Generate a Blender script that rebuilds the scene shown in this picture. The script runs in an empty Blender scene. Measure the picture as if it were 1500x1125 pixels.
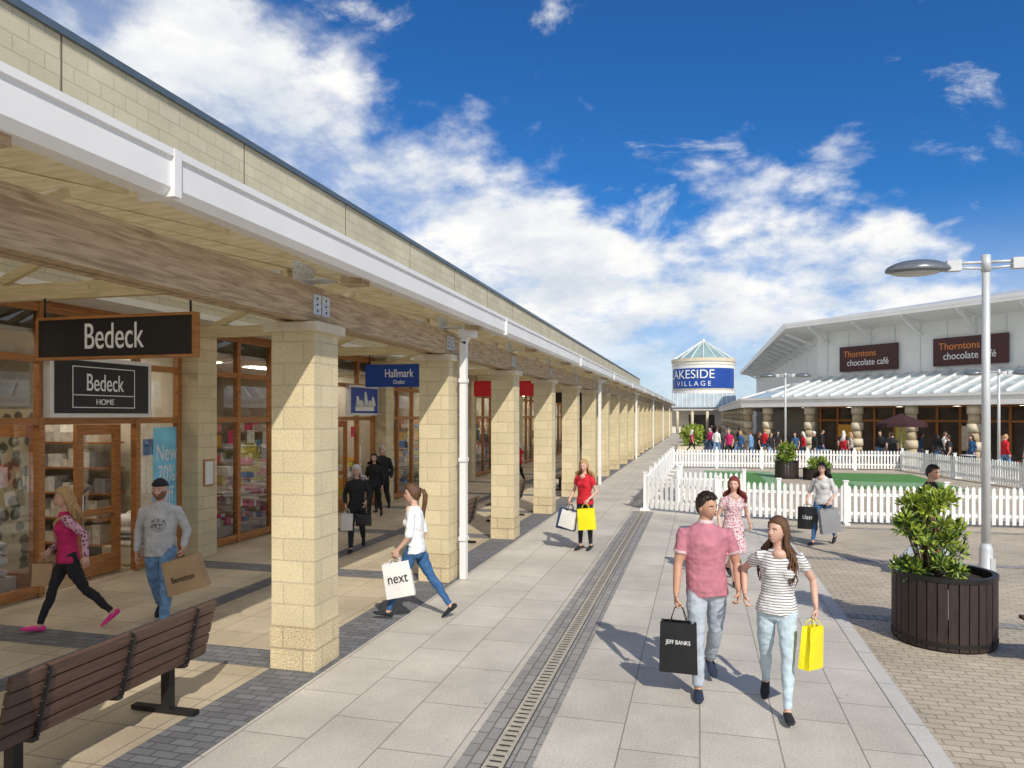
import bpy, math, random
from mathutils import Vector, Matrix, noise
from mathutils.bvhtree import BVHTree
random.seed(7)
V=Vector
sc=bpy.context.scene
COL=sc.collection

# ------------------------------------------------------------ materials
def new_mat(name):
    m=bpy.data.materials.new(name); m.use_nodes=True
    nt=m.node_tree; b=nt.nodes['Principled BSDF']
    return m,nt,b
def mat(name,col,rough=0.6,metal=0.0,var=0.12,scale=6.0,bump=0.0,bscale=40.0,spec=0.5,stretch=None,emit=None):
    m,nt,b=new_mat(name)
    b.inputs['Roughness'].default_value=rough; b.inputs['Metallic'].default_value=metal
    b.inputs['Specular IOR Level'].default_value=spec
    tc=nt.nodes.new('ShaderNodeTexCoord')
    src=tc.outputs['Object']
    if stretch:
        mp=nt.nodes.new('ShaderNodeMapping'); mp.inputs['Scale'].default_value=stretch
        nt.links.new(src,mp.inputs['Vector']); src=mp.outputs['Vector']
    if var>0:
        n=nt.nodes.new('ShaderNodeTexNoise'); n.inputs['Scale'].default_value=scale; n.inputs['Detail'].default_value=5
        nt.links.new(src,n.inputs['Vector'])
        r=nt.nodes.new('ShaderNodeValToRGB')
        r.color_ramp.elements[0].position=0.3; r.color_ramp.elements[1].position=0.7
        r.color_ramp.elements[0].color=[c*(1-var) for c in col]+[1]
        r.color_ramp.elements[1].color=[min(1,c*(1+var)) for c in col]+[1]
        nt.links.new(n.outputs['Fac'],r.inputs['Fac']); nt.links.new(r.outputs['Color'],b.inputs['Base Color'])
    else: b.inputs['Base Color'].default_value=list(col)+[1]
    if bump>0:
        n2=nt.nodes.new('ShaderNodeTexNoise'); n2.inputs['Scale'].default_value=bscale; n2.inputs['Detail'].default_value=4
        nt.links.new(src,n2.inputs['Vector'])
        bp=nt.nodes.new('ShaderNodeBump'); bp.inputs['Strength'].default_value=bump; bp.inputs['Distance'].default_value=0.02
        nt.links.new(n2.outputs['Fac'],bp.inputs['Height']); nt.links.new(bp.outputs['Normal'],b.inputs['Normal'])
    if emit:
        b.inputs['Emission Color'].default_value=list(emit[0])+[1]; b.inputs['Emission Strength'].default_value=emit[1]
    return m
def brick(name,c1,c2,mortar,bw,rh,ms,rough=0.8,offset=0.5,bump=0.5,rot=0.0,stain=0.15,grain=0.1,spots=False):
    m,nt,b=new_mat(name); L=nt.links.new
    b.inputs['Roughness'].default_value=rough
    uv=nt.nodes.new('ShaderNodeTexCoord'); mp=nt.nodes.new('ShaderNodeMapping')
    mp.inputs['Rotation'].default_value=(0,0,rot)
    L(uv.outputs['UV'],mp.inputs['Vector'])
    t=nt.nodes.new('ShaderNodeTexBrick'); t.inputs['Scale'].default_value=1.0
    t.inputs['Brick Width'].default_value=bw; t.inputs['Row Height'].default_value=rh
    t.inputs['Mortar Size'].default_value=ms; t.inputs['Mortar Smooth'].default_value=0.1; t.offset=offset
    t.inputs['Color1'].default_value=list(c1)+[1]; t.inputs['Color2'].default_value=list(c2)+[1]; t.inputs['Mortar'].default_value=list(mortar)+[1]
    L(mp.outputs['Vector'],t.inputs['Vector'])
    n=nt.nodes.new('ShaderNodeTexNoise'); n.inputs['Scale'].default_value=0.9; n.inputs['Detail'].default_value=7; n.inputs['Roughness'].default_value=0.65
    L(mp.outputs['Vector'],n.inputs['Vector'])
    mr=nt.nodes.new('ShaderNodeMapRange'); mr.inputs['From Min'].default_value=0.3; mr.inputs['From Max'].default_value=0.7
    mr.inputs['To Min'].default_value=1-stain; mr.inputs['To Max'].default_value=1+stain*0.6
    L(n.outputs['Fac'],mr.inputs['Value'])
    n2=nt.nodes.new('ShaderNodeTexNoise'); n2.inputs['Scale'].default_value=55; n2.inputs['Detail'].default_value=4
    L(mp.outputs['Vector'],n2.inputs['Vector'])
    mr2=nt.nodes.new('ShaderNodeMapRange'); mr2.inputs['From Min'].default_value=0.3; mr2.inputs['From Max'].default_value=0.7
    mr2.inputs['To Min'].default_value=1-grain; mr2.inputs['To Max'].default_value=1+grain
    L(n2.outputs['Fac'],mr2.inputs['Value'])
    mu=nt.nodes.new('ShaderNodeMath'); mu.operation='MULTIPLY'; L(mr.outputs[0],mu.inputs[0]); L(mr2.outputs[0],mu.inputs[1])
    fac=mu.outputs[0]
    if spots:
        vo=nt.nodes.new('ShaderNodeTexVoronoi'); vo.inputs['Scale'].default_value=2.1; L(mp.outputs['Vector'],vo.inputs['Vector'])
        sr=nt.nodes.new('ShaderNodeMapRange'); sr.inputs['From Min'].default_value=.035; sr.inputs['From Max'].default_value=.06; sr.inputs['To Min'].default_value=.72; sr.inputs['To Max'].default_value=1
        L(vo.outputs['Distance'],sr.inputs['Value'])
        m2=nt.nodes.new('ShaderNodeMath'); m2.operation='MULTIPLY'; L(fac,m2.inputs[0]); L(sr.outputs[0],m2.inputs[1]); fac=m2.outputs[0]
    vm=nt.nodes.new('ShaderNodeVectorMath'); vm.operation='SCALE'; L(t.outputs['Color'],vm.inputs[0]); L(fac,vm.inputs['Scale'])
    L(vm.outputs[0],b.inputs['Base Color'])
    inv=nt.nodes.new('ShaderNodeMath'); inv.operation='SUBTRACT'; inv.inputs[0].default_value=1.0; L(t.outputs['Fac'],inv.inputs[1])
    ad=nt.nodes.new('ShaderNodeMath'); ad.operation='MULTIPLY_ADD'; L(n2.outputs['Fac'],ad.inputs[0]); ad.inputs[1].default_value=0.35; L(inv.outputs[0],ad.inputs[2])
    bp=nt.nodes.new('ShaderNodeBump'); bp.inputs['Strength'].default_value=bump; bp.inputs['Distance'].default_value=0.008
    L(ad.outputs[0],bp.inputs['Height']); L(bp.outputs['Normal'],b.inputs['Normal'])
    return m
def timber(name,c1,c2,rough=0.6,uvs=(1.2,14,1)):
    m,nt,b=new_mat(name); L=nt.links.new
    b.inputs['Roughness'].default_value=rough
    uv=nt.nodes.new('ShaderNodeTexCoord'); mp=nt.nodes.new('ShaderNodeMapping'); mp.inputs['Scale'].default_value=uvs
    L(uv.outputs['UV'],mp.inputs['Vector'])
    n=nt.nodes.new('ShaderNodeTexNoise'); n.inputs['Scale'].default_value=2.2; n.inputs['Detail'].default_value=8; n.inputs['Distortion'].default_value=0.8
    L(mp.outputs['Vector'],n.inputs['Vector'])
    r=nt.nodes.new('ShaderNodeValToRGB'); r.color_ramp.elements[0].position=0.34; r.color_ramp.elements[1].position=0.62
    r.color_ramp.elements[0].color=list(c1)+[1]; r.color_ramp.elements[1].color=list(c2)+[1]
    L(n.outputs['Fac'],r.inputs['Fac'])
    vo=nt.nodes.new('ShaderNodeTexVoronoi'); vo.inputs['Scale'].default_value=2.4; L(uv.outputs['UV'],vo.inputs['Vector'])
    kr=nt.nodes.new('ShaderNodeMapRange'); kr.inputs['From Min'].default_value=0.03; kr.inputs['From Max'].default_value=0.09
    kr.inputs['To Min'].default_value=0.4; kr.inputs['To Max'].default_value=1.0; L(vo.outputs['Distance'],kr.inputs['Value'])
    vm=nt.nodes.new('ShaderNodeVectorMath'); vm.operation='SCALE'; L(r.outputs['Color'],vm.inputs[0]); L(kr.outputs[0],vm.inputs['Scale'])
    L(vm.outputs[0],b.inputs['Base Color'])
    bp=nt.nodes.new('ShaderNodeBump'); bp.inputs['Strength'].default_value=0.3; bp.inputs['Distance'].default_value=0.005
    L(n.outputs['Fac'],bp.inputs['Height']); L(bp.outputs['Normal'],b.inputs['Normal'])
    return m
def glass(name,tint=(0.88,0.90,0.91),refl=0.07):
    m=bpy.data.materials.new(name); m.use_nodes=True; nt=m.node_tree; nt.nodes.clear(); L=nt.links.new
    o=nt.nodes.new('ShaderNodeOutputMaterial'); mx=nt.nodes.new('ShaderNodeMixShader')
    tr=nt.nodes.new('ShaderNodeBsdfTransparent'); tr.inputs[0].default_value=list(tint)+[1]
    gl=nt.nodes.new('ShaderNodeBsdfGlossy'); gl.inputs['Roughness'].default_value=0.01; gl.inputs[0].default_value=(0.95,0.97,1,1)
    fr=nt.nodes.new('ShaderNodeFresnel'); fr.inputs[0].default_value=1.5
    ad=nt.nodes.new('ShaderNodeMath'); ad.operation='ADD'; ad.inputs[1].default_value=refl; ad.use_clamp=True
    L(fr.outputs[0],ad.inputs[0]); L(ad.outputs[0],mx.inputs[0]); L(tr.outputs[0],mx.inputs[1]); L(gl.outputs[0],mx.inputs[2]); L(mx.outputs[0],o.inputs[0])
    return m
def translucent(name,col,tcol,f):
    m=bpy.data.materials.new(name); m.use_nodes=True; nt=m.node_tree; nt.nodes.clear(); L=nt.links.new
    o=nt.nodes.new('ShaderNodeOutputMaterial'); mx=nt.nodes.new('ShaderNodeMixShader'); mx.inputs[0].default_value=f
    d=nt.nodes.new('ShaderNodeBsdfDiffuse'); d.inputs[0].default_value=list(col)+[1]
    t=nt.nodes.new('ShaderNodeBsdfTranslucent'); t.inputs[0].default_value=list(tcol)+[1]
    L(d.outputs[0],mx.inputs[1]); L(t.outputs[0],mx.inputs[2]); L(mx.outputs[0],o.inputs[0]); return m
def stripes(name,c1,c2,period,duty):
    m,nt,b=new_mat(name); L=nt.links.new; b.inputs['Roughness'].default_value=0.85
    tc=nt.nodes.new('ShaderNodeTexCoord'); sp=nt.nodes.new('ShaderNodeSeparateXYZ'); L(tc.outputs['Object'],sp.inputs[0])
    nn=nt.nodes.new('ShaderNodeTexNoise'); nn.inputs['Scale'].default_value=7; L(tc.outputs['Object'],nn.inputs['Vector'])
    w=nt.nodes.new('ShaderNodeMath'); w.operation='MULTIPLY_ADD'; w.inputs[1].default_value=.03; L(nn.outputs['Fac'],w.inputs[0]); L(sp.outputs['Z'],w.inputs[2])
    d=nt.nodes.new('ShaderNodeMath'); d.operation='MULTIPLY'; d.inputs[1].default_value=1/period; L(w.outputs[0],d.inputs[0])
    f=nt.nodes.new('ShaderNodeMath'); f.operation='FRACT'; L(d.outputs[0],f.inputs[0])
    g=nt.nodes.new('ShaderNodeMath'); g.operation='GREATER_THAN'; g.inputs[1].default_value=duty; L(f.outputs[0],g.inputs[0])
    mx=nt.nodes.new('ShaderNodeMix'); mx.data_type='RGBA'; mx.inputs['A'].default_value=list(c1)+[1]; mx.inputs['B'].default_value=list(c2)+[1]
    L(g.outputs[0],mx.inputs['Factor']); L(mx.outputs['Result'],b.inputs['Base Color']); return m
def blotch(name,c1,c2,scale,thr=0.5):
    m,nt,b=new_mat(name); L=nt.links.new; b.inputs['Roughness'].default_value=0.85
    tc=nt.nodes.new('ShaderNodeTexCoord'); n=nt.nodes.new('ShaderNodeTexVoronoi'); n.inputs['Scale'].default_value=scale; L(tc.outputs['Object'],n.inputs['Vector'])
    r=nt.nodes.new('ShaderNodeValToRGB'); r.color_ramp.elements[0].position=thr-0.04; r.color_ramp.elements[1].position=thr+0.04
    r.color_ramp.elements[0].color=list(c1)+[1]; r.color_ramp.elements[1].color=list(c2)+[1]
    L(n.outputs['Distance'],r.inputs['Fac']); L(r.outputs['Color'],b.inputs['Base Color']); return m

M_block=brick('cream_blockwork',(0.70,0.60,0.38),(0.63,0.53,0.33),(0.54,0.46,0.31),0.44,0.215,0.006,0.9,bump=0.8,stain=0.16,grain=0.14)
M_blockrough=brick('rough_blockwork',(0.68,0.56,0.35),(0.59,0.48,0.29),(0.46,0.38,0.25),0.44,0.215,0.008,0.95,bump=2.0,stain=0.25,grain=0.32)
M_parapet=brick('parapet_blockwork',(0.62,0.57,0.42),(0.57,0.52,0.37),(0.48,0.43,0.31),0.44,0.215,0.009,0.9,bump=0.6,stain=0.14)
M_slab=brick('paving_slabs',(0.62,0.57,0.485),(0.55,0.505,0.43),(0.29,0.26,0.22),0.90,0.585,0.006,0.75,rot=math.pi/2,offset=0.5,bump=0.35,stain=0.22,grain=0.14,spots=True)
M_slab2=brick('colonnade_slabs',(0.60,0.50,0.35),(0.52,0.43,0.30),(0.25,0.20,0.15),0.6,0.6,0.006,0.5,offset=0.0,bump=0.3,stain=0.24,grain=0.12,spots=True)
M_dark=brick('dark_block_paving',(0.15,0.15,0.155),(0.22,0.22,0.225),(0.09,0.09,0.09),0.2,0.1,0.007,0.8,bump=0.7,stain=0.2)
M_band=brick('grey_block_band',(0.28,0.27,0.255),(0.36,0.34,0.31),(0.15,0.14,0.13),0.2,0.1,0.006,0.8,bump=0.7,rot=math.pi/2)
M_pave=brick('beige_block_paving',(0.58,0.49,0.37),(0.49,0.415,0.315),(0.33,0.275,0.20),0.2,0.1,0.007,0.85,bump=0.7,stain=0.22,grain=0.14,rot=0.0)
M_kerb=brick('kerb_stone',(0.62,0.59,0.54),(0.56,0.53,0.48),(0.25,0.24,0.22),0.915,0.3,0.006,0.8,rot=math.pi/2)
M_steel=mat('galvanised_steel',(0.62,0.64,0.66),0.4,0.7,0.25,30)
M_sframe=mat('silver_frame',(0.72,0.72,0.71),0.35,0.3,0.05)
M_grate=mat('drain_grate',(0.50,0.45,0.36),0.6,0.1,0.2,30)
M_slot=mat('slot_dark',(0.05,0.045,0.04),0.9)
M_beam=timber('weathered_beam',(0.28,0.185,0.10),(0.52,0.39,0.24))
M_raft=timber('pale_rafter',(0.54,0.43,0.22),(0.68,0.57,0.34))
M_oak=timber('oak_frame',(0.30,0.12,0.035),(0.46,0.20,0.06),0.35)
M_white=mat('white_paint',(0.80,0.795,0.78),0.4,var=0.05,scale=1.4)
M_fence=mat('white_fence',(0.82,0.82,0.80),0.5,var=0.07,scale=3)
M_soff=mat('soffit_white',(0.74,0.72,0.66),0.7,var=0.05)
M_deck=translucent('translucent_roof_sheet',(0.7,0.69,0.66),(0.88,0.87,0.82),0.6)
M_coping=mat('grey_coping',(0.13,0.17,0.20),0.4,0.3,0.1)
M_joint=mat('joint',(0.16,0.12,0.08),0.9)
M_glass=glass('shop_glass')
M_black=mat('black_sign',(0.012,0.012,0.013),0.35,var=0.0)
M_textw=mat('sign_lettering',(0.85,0.85,0.83),0.5,var=0.0)
M_blue=mat('blue_sign',(0.01,0.06,0.32),0.35,var=0.05)
M_red=mat('red_sign',(0.62,0.02,0.03),0.4,var=0.05)
M_maroon=mat('maroon_sign',(0.06,0.012,0.012),0.4,var=0.05)
M_orange=mat('orange_letter',(0.75,0.25,0.05),0.5,var=0)
M_brown=mat('bench_timber',(0.10,0.055,0.038),0.42,var=0.3,scale=3,stretch=(14,1.2,14),bump=0.2,bscale=20)
M_iron=mat('bench_iron',(0.03,0.028,0.028),0.4,0.5,0.1)
M_planter=mat('planter_timber',(0.035,0.022,0.018),0.55,var=0.3,scale=4,stretch=(10,10,1),bump=0.25)
M_soil=mat('soil',(0.04,0.028,0.018),0.95,var=0.3,scale=30,bump=1)
M_alu=mat('lamp_grey',(0.58,0.60,0.61),0.45,0.2,0.06)
M_head=mat('lamp_head_grey',(0.16,0.18,0.20),0.3,0.3,0.06)
M_lens=mat('lamp_lens',(0.5,0.5,0.48),0.15,0,0.02)
M_turf=mat('turf',(0.09,0.25,0.06),0.95,var=0.15,scale=8,bump=0.5,bscale=200)
M_turf2=mat('turf_pale',(0.22,0.38,0.20),0.95,var=0.12,scale=8,bump=0.5,bscale=200)
M_int=mat('interior_wall',(0.55,0.50,0.40),0.8,var=0.1)
M_intf=mat('interior_floor',(0.35,0.26,0.16),0.4,var=0.1)
M_lamp=mat('shop_light_panel',(1,1,1),0.5,var=0,emit=((1,0.90,0.74),18))
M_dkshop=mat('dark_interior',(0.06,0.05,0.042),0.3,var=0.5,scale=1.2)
M_paper=mat('paper_white',(0.75,0.75,0.72),0.6,var=0.05)
M_post=mat('poster_blue',(0.22,0.60,0.80),0.5,var=0.2,scale=3)
M_stone=mat('pale_stone',(0.66,0.58,0.43),0.85,var=0.1,scale=4,bump=0.3)
M_stone2=mat('dark_stone',(0.50,0.41,0.27),0.9,var=0.15,scale=4,bump=0.5)
M_rglass=mat('roof_glazing',(0.32,0.45,0.44),0.2,0.1,var=0.15,scale=0.6)
M_cglass=mat('canopy_glazing',(0.50,0.58,0.60),0.2,0.1,var=0.15,scale=0.6)
M_wall=mat('render_white',(0.80,0.79,0.75),0.8,var=0.05,scale=1)
M_roof=mat('roof_sheet',(0.6,0.62,0.64),0.5,0.2,0.08)
M_curtain=blotch('curtain_pattern',(0.12,0.11,0.06),(0.50,0.44,0.28),5.0,0.45)
PAL=[mat('goods_%d'%i,c,0.5,var=0.2,scale=9) for i,c in enumerate([(0.8,0.05,0.18),(0.85,0.30,0.42),(0.72,0.68,0.6),(0.05,0.2,0.55),(0.1,0.4,0.15),(0.75,0.42,0.08),(0.8,0.79,0.75),(0.35,0.09,0.05),(0.28,0.28,0.30),(0.65,0.6,0.15),(0.45,0.1,0.4),(0.08,0.06,0.05)])]

# ------------------------------------------------------------ mesh builder
class MB:
    def __init__(s): s.v=[];s.f=[];s.m=[];s.sm=[];s.mats=[]
    def mi(s,m):
        if m not in s.mats: s.mats.append(m)
        return s.mats.index(m)
    def add(s,vs,fs,m,smooth=False,M=None):
        o=len(s.v); i=s.mi(m)
        for p in vs: s.v.append((M@V(p)) if M is not None else V(p))
        for f in fs: s.f.append([k+o for k in f]); s.m.append(i); s.sm.append(smooth)
    def box(s,a,b,m,M=None):
        x0,y0,z0=[min(p,q) for p,q in zip(a,b)]; x1,y1,z1=[max(p,q) for p,q in zip(a,b)]
        vs=[(x0,y0,z0),(x1,y0,z0),(x1,y1,z0),(x0,y1,z0),(x0,y0,z1),(x1,y0,z1),(x1,y1,z1),(x0,y1,z1)]
        s.add(vs,[(0,3,2,1),(4,5,6,7),(0,1,5,4),(1,2,6,5),(2,3,7,6),(3,0,4,7)],m,False,M)
    def quad(s,a,b,c,d,m): s.add([a,b,c,d],[(0,1,2,3)],m)
    def beam(s,p,q,w,h,m,up=(0,0,1)):
        p=V(p);q=V(q);t=(q-p).normalized();u=t.cross(V(up)).normalized();v=u.cross(t)
        c=[]
        for e in (p,q):
            for a,b in ((-1,-1),(1,-1),(1,1),(-1,1)): c.append(e+u*a*w/2+v*b*h/2)
        s.add(c,[(3,2,1,0),(4,5,6,7),(0,1,5,4),(1,2,6,5),(2,3,7,6),(3,0,4,7)],m)
    def tube(s,pts,rad,m,ref=(1,0,0),n=12,smooth=True,M=None,cap=0.35):
        pts=[V(p) for p in pts]; N=len(pts); rings=[]; ref=V(ref)
        for i,p in enumerate(pts):
            t=(pts[min(i+1,N-1)]-pts[max(i-1,0)]).normalized()
            u=ref-t*ref.dot(t)
            if u.length<1e-3: u=V((0,1,0))-t*t.y
            u.normalize(); v=t.cross(u)
            r=rad[i] if isinstance(rad,(list,tuple)) else rad
            if not isinstance(r,(list,tuple)): r=(r,r)
            rings.append([p+u*r[0]*math.cos(2*math.pi*k/n)+v*r[1]*math.sin(2*math.pi*k/n) for k in range(n)])
        vs=[p for r in rings for p in r]; fs=[]
        for i in range(N-1):
            for k in range(n):
                a=i*n+k;b=i*n+(k+1)%n; fs.append((a,b,b+n,a+n))
        def rr(i):
            r=rad[i] if isinstance(rad,(list,tuple)) else rad
            return min(r) if isinstance(r,(list,tuple)) else r
        c0=pts[0]-(pts[1]-pts[0]).normalized()*rr(0)*cap; c1=pts[-1]+(pts[-1]-pts[-2]).normalized()*rr(N-1)*cap
        vs+= [c0,c1]; a=len(vs)-2
        for k in range(n):
            fs.append((a,(k+1)%n,k)); fs.append((a+1,(N-1)*n+k,(N-1)*n+(k+1)%n))
        s.add(vs,fs,m,smooth,M)
    def cyl(s,p,q,r,m,n=16,smooth=True,r2=None):
        s.tube([p,q],[r,r if r2 is None else r2],m,n=n,smooth=smooth,cap=0)
    def ell(s,c,r,m,M=None,nu=14,nv=10,fn=None,smooth=True):
        vs=[];fs=[]
        for j in range(nv+1):
            th=math.pi*j/nv
            for i in range(nu):
                ph=2*math.pi*i/nu
                d=V((math.sin(th)*math.cos(ph),math.sin(th)*math.sin(ph),math.cos(th)))
                p=fn(d) if fn else V((d.x*r[0],d.y*r[1],d.z*r[2]))
                vs.append(V(c)+p)
        for j in range(nv):
            for i in range(nu):
                a=j*nu+i;b=j*nu+(i+1)%nu
                if j==0: fs.append((a,a+nu,b+nu))
                elif j==nv-1: fs.append((a,a+nu,b))
                else: fs.append((a,a+nu,b+nu,b))
        s.add(vs,fs,m,smooth,M)
    def obj(s,name,parent=None):
        me=bpy.data.meshes.new(name); me.from_pydata([tuple(p) for p in s.v],[],s.f)
        for m in s.mats: me.materials.append(m)
        me.polygons.foreach_set('material_index',s.m); me.polygons.foreach_set('use_smooth',s.sm)
        uv=me.uv_layers.new(name='UVMap').data
        for p in me.polygons:
            n=p.normal; ax,ay,az=abs(n.x),abs(n.y),abs(n.z)
            for li in p.loop_indices:
                c=me.vertices[me.loops[li].vertex_index].co
                uv[li].uv=(c.y,c.z) if (ax>=ay and ax>=az) else ((c.x,c.z) if ay>=az else (c.x,c.y))
        me.update()
        o=bpy.data.objects.new(name,me); COL.objects.link(o)
        if parent: o.parent=parent
        return o
def empty(name,M=None):
    o=bpy.data.objects.new(name,None); o.empty_display_size=0.3; COL.objects.link(o)
    if M is not None: o.matrix_world=M
    return o
def text(name,body,loc,n,size,m,parent=None,xs=1.0,ext=0.004,M=None):
    c=bpy.data.curves.new(name,'FONT'); c.body=body; c.size=size; c.align_x='CENTER'; c.align_y='CENTER'; c.extrude=ext; c.space_line=0.9
    c.materials.append(m)
    o=bpy.data.objects.new(name,c); COL.objects.link(o)
    n=V(n).normalized(); up=V((0,0,1)); x=up.cross(n).normalized(); up=n.cross(x)
    R=Matrix(((x.x*xs,up.x,n.x,loc[0]),(x.y*xs,up.y,n.y,loc[1]),(x.z*xs,up.z,n.z,loc[2]),(0,0,0,1)))
    o.parent=parent
    o.matrix_local=R
    return o

# ------------------------------------------------------------ ground
def sheet(name,x0,x1,y0,y1,z,m):
    b=MB(); b.quad((x0,y0,z),(x1,y0,z),(x1,y1,z),(x0,y1,z),m); return b.obj(name)
sheet('ground',-1200,1200,-1200,1200,0.0,M_pave)
sheet('slab_pavement',-3.55,1.6,-6,100,0.004,M_slab)
sheet('colonnade_pavement',-8.8,-4.1,-6,100,0.004,M_slab2)
sheet('kerb_band',1.6,1.75,-6,100,0.010,M_kerb)
b=MB()
z=0.008
b.quad((-4.1,-6,z),(-3.55,-6,z),(-3.55,100,z),(-4.1,100,z),M_dark)
COLY=[6.48+3.85*i for i in range(-2,25)]
for y in COLY: b.quad((-8.45,y-.24,z),(-4.1,y-.24,z),(-4.1,y+.24,z),(-8.45,y+.24,z),M_dark)
b.quad((-6.4,-6,z-.001),(-6.1,-6,z-.001),(-6.1,100,z-.001),(-6.4,100,z-.001),M_dark)
b.obj('dark_paving_band')
b=MB()
b.quad((-1.69,-6,z),(-1.50,-6,z),(-1.50,18.9,z),(-1.69,18.9,z),M_band)
b.quad((-1.34,-6,z),(-1.15,-6,z),(-1.15,18.9,z),(-1.34,18.9,z),M_band)
b.quad((-1.50,-6,z+.003),(-1.34,-6,z+.003),(-1.34,18.9,z+.003),(-1.50,18.9,z+.003),M_grate)
y=3.5
while y<18.8:
    b.quad((-1.465,y,z+.007),(-1.375,y,z+.007),(-1.375,y+.022,z+.007),(-1.465,y+.022,z+.007),M_slot)
    y+=.085
for x in (-1.5,-1.34): b.box((x-.0035,-6,z),(x+.0035,18.9,z+.008),M_slot)
b.obj('drainage_channel')
b=MB()
for yy in (9.6,13.4,17.2): b.quad((1.75,yy,.005),(30,yy+.0,.005),(30,yy+.22,.005),(1.75,yy+.22,.005),M_band)
b.obj('plaza_paving_band')
sheet('turf_lawn',0.2,3.0,25.5,33.5,0.02,M_turf2)
b=MB(); b.quad((0.8,26.5,.026),(2.4,26.5,.026),(2.4,32.5,.026),(.8,32.5,.026),M_turf)
b.quad((4.6,26.5,.02),(8.6,26.5,.02),(8.6,33.5,.02),(4.6,33.5,.02),M_turf); b.quad((5.3,27.5,.026),(8,27.5,.026),(8,29.3,.026),(5.3,29.3,.026),M_turf2); b.obj('putting_green')

# ------------------------------------------------------------ left arcade
arc=empty('shopping_arcade')
b=MB()
for y in COLY:
    w=.235; cx=-3.855
    b.box((cx-w-.008,y-w-.008,0),(cx+w+.008,y+w+.008,.43),M_blockrough)
    b.box((cx-w,y-w,.43),(cx+w,y+w,3.32),M_block)
    b.box((cx-w-.055,y-w-.055,3.32),(cx+w+.055,y+w+.055,3.41),M_stone)
b.obj('columns',arc)
Y0,Y1=-4,100
b=MB()
for i in range(len(COLY)-1):
    b.box((-3.80,COLY[i]+.004,3.42),(-3.68,COLY[i+1]-.004,3.78),M_beam)
    b.box((-4.02,COLY[i]+.004,3.44),(-3.92,COLY[i+1]-.004,3.76),M_beam)
b.obj('eaves_beam',arc)
def rz(x): return 3.80+(-3.25-x)*0.26
b=MB()
for i,y in enumerate(COLY):
    b.beam((-3.20,y,3.88),(-8.0,y,3.88+4.8*.26),.14,.2,M_raft)
    b.box((-3.42,y-.085,3.785),(-3.19,y+.085,3.985),M_beam)
    b.box((-8.7,y-.05,3.80),(-4.03,y+.05,3.98),M_raft)
    b.beam((-6.4,y,3.99),(-6.4,y,4.62),.09,.09,M_raft,(1,0,0))
    b.beam((-5.0,y,3.97),(-6.3,y,4.55),.06,.1,M_raft)
    b.beam((-7.9,y,3.97),(-6.5,y,4.5),.06,.1,M_raft)
    b.beam((-4.05,y+.02,3.45),(-4.75,y+.02,3.80),.06,.1,M_raft)
    b.beam((-3.86,y+.3,3.47),(-3.86,y+1.0,3.9),.06,.1,M_raft,(1,0,0))
    if i<len(COLY)-1:
        for k in (1,2,3):
            yy=y+3.85*k/4
            b.beam((-3.34,yy,3.91),(-8.0,yy,3.91+4.66*.26),.06,.15,M_raft)
for x in (-5.2,-6.6):
    b.box((x-.05,Y0,rz(x)-.22),(x+.05,Y1,rz(x)-.06),M_raft)
b.obj('rafters',arc)
b=MB()
for y in COLY:
    for (p,q) in ((-.16,-.01),(.01,.16)):
        b.box((-3.679,y+p,3.5),(-3.672,y+q,3.70),M_steel)
        for zz in (3.54,3.60,3.66): b.ell((-3.67,y+(p+q)/2,zz),(.008,.012,.012),M_iron,nu=6,nv=4)
    b.box((-3.72,y-.45,3.79),(-3.70,y-.09,3.97),M_steel)
    b.box((-3.69,y-.30,3.80),(-3.45,y-.09,3.815),M_steel)
    b.box((-4.4,y-.06,3.60),(-4.1,y-.052,3.97),M_steel)
b.obj('steel_brackets',arc)
b=MB()
b.quad((-3.2,Y0,4.05),(-8.0,Y0,4.05+4.8*.26),(-8.0,Y1,4.05+4.8*.26),(-3.2,Y1,4.05),M_deck)
b.obj('canopy_roof',arc)
b=MB()
prof=[(-3.33,3.86),(-3.14,3.83),(-3.09,3.88),(-3.09,4.06),(-3.07,4.065),(-3.07,4.11),(-3.12,4.11),(-3.33,4.10)]
yy=Y0
while yy<Y1:
    e=min(yy+3.85*2,Y1); n=len(prof)
    vs=[(x,yy+.003,zz) for x,zz in prof]+[(x,e-.003,zz) for x,zz in prof]
    b.add(vs,[tuple(range(n)),tuple(range(2*n-1,n-1,-1))]+[(k,n+k,n+(k+1)%n,(k+1)%n) for k in range(n)],M_white)
    b.box((-3.335,e-.03,3.825),(-3.066,e+.03,4.113),M_white)
    yy=e
b.obj('gutter_fascia',arc)
b=MB()
b.box((-8.35,Y0,4.2),(-8.0,Y1,7.42),M_parapet)
b.box((-8.40,Y0,7.42),(-7.94,Y1,7.52),M_coping)
for i in range(len(COLY)):
    b.box((-8.0,COLY[i]+1.02-.012,4.6),(-7.996,COLY[i]+1.02+.012,7.42),M_joint)
b.box((-8.9,Y0,4.1),(-8.0,Y1,4.2),M_soff)
b.box((-25,Y0,4.2),(-8.35,Y1,7.3),M_roof)
b.obj('parapet_wall',arc)
b=MB()
for i in (3,7,11,15,19,23):
    y=COLY[i]+.05; x=-3.53
    b.box((x,y-.05,0.012),(x+.10,y+.05,3.62),M_white)
    for zz in (.6,1.8,3.0): b.box((x-.01,y-.07,zz),(x+.11,y+.07,zz+.06),M_white)
    b.beam((x+.05,y,3.6),(x+.17,y,3.87),.10,.10,M_white)
    b.box((x+.0,y-.09,3.68),(x+.24,y+.09,3.85),M_white)
b.obj('downpipes',arc)

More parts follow.
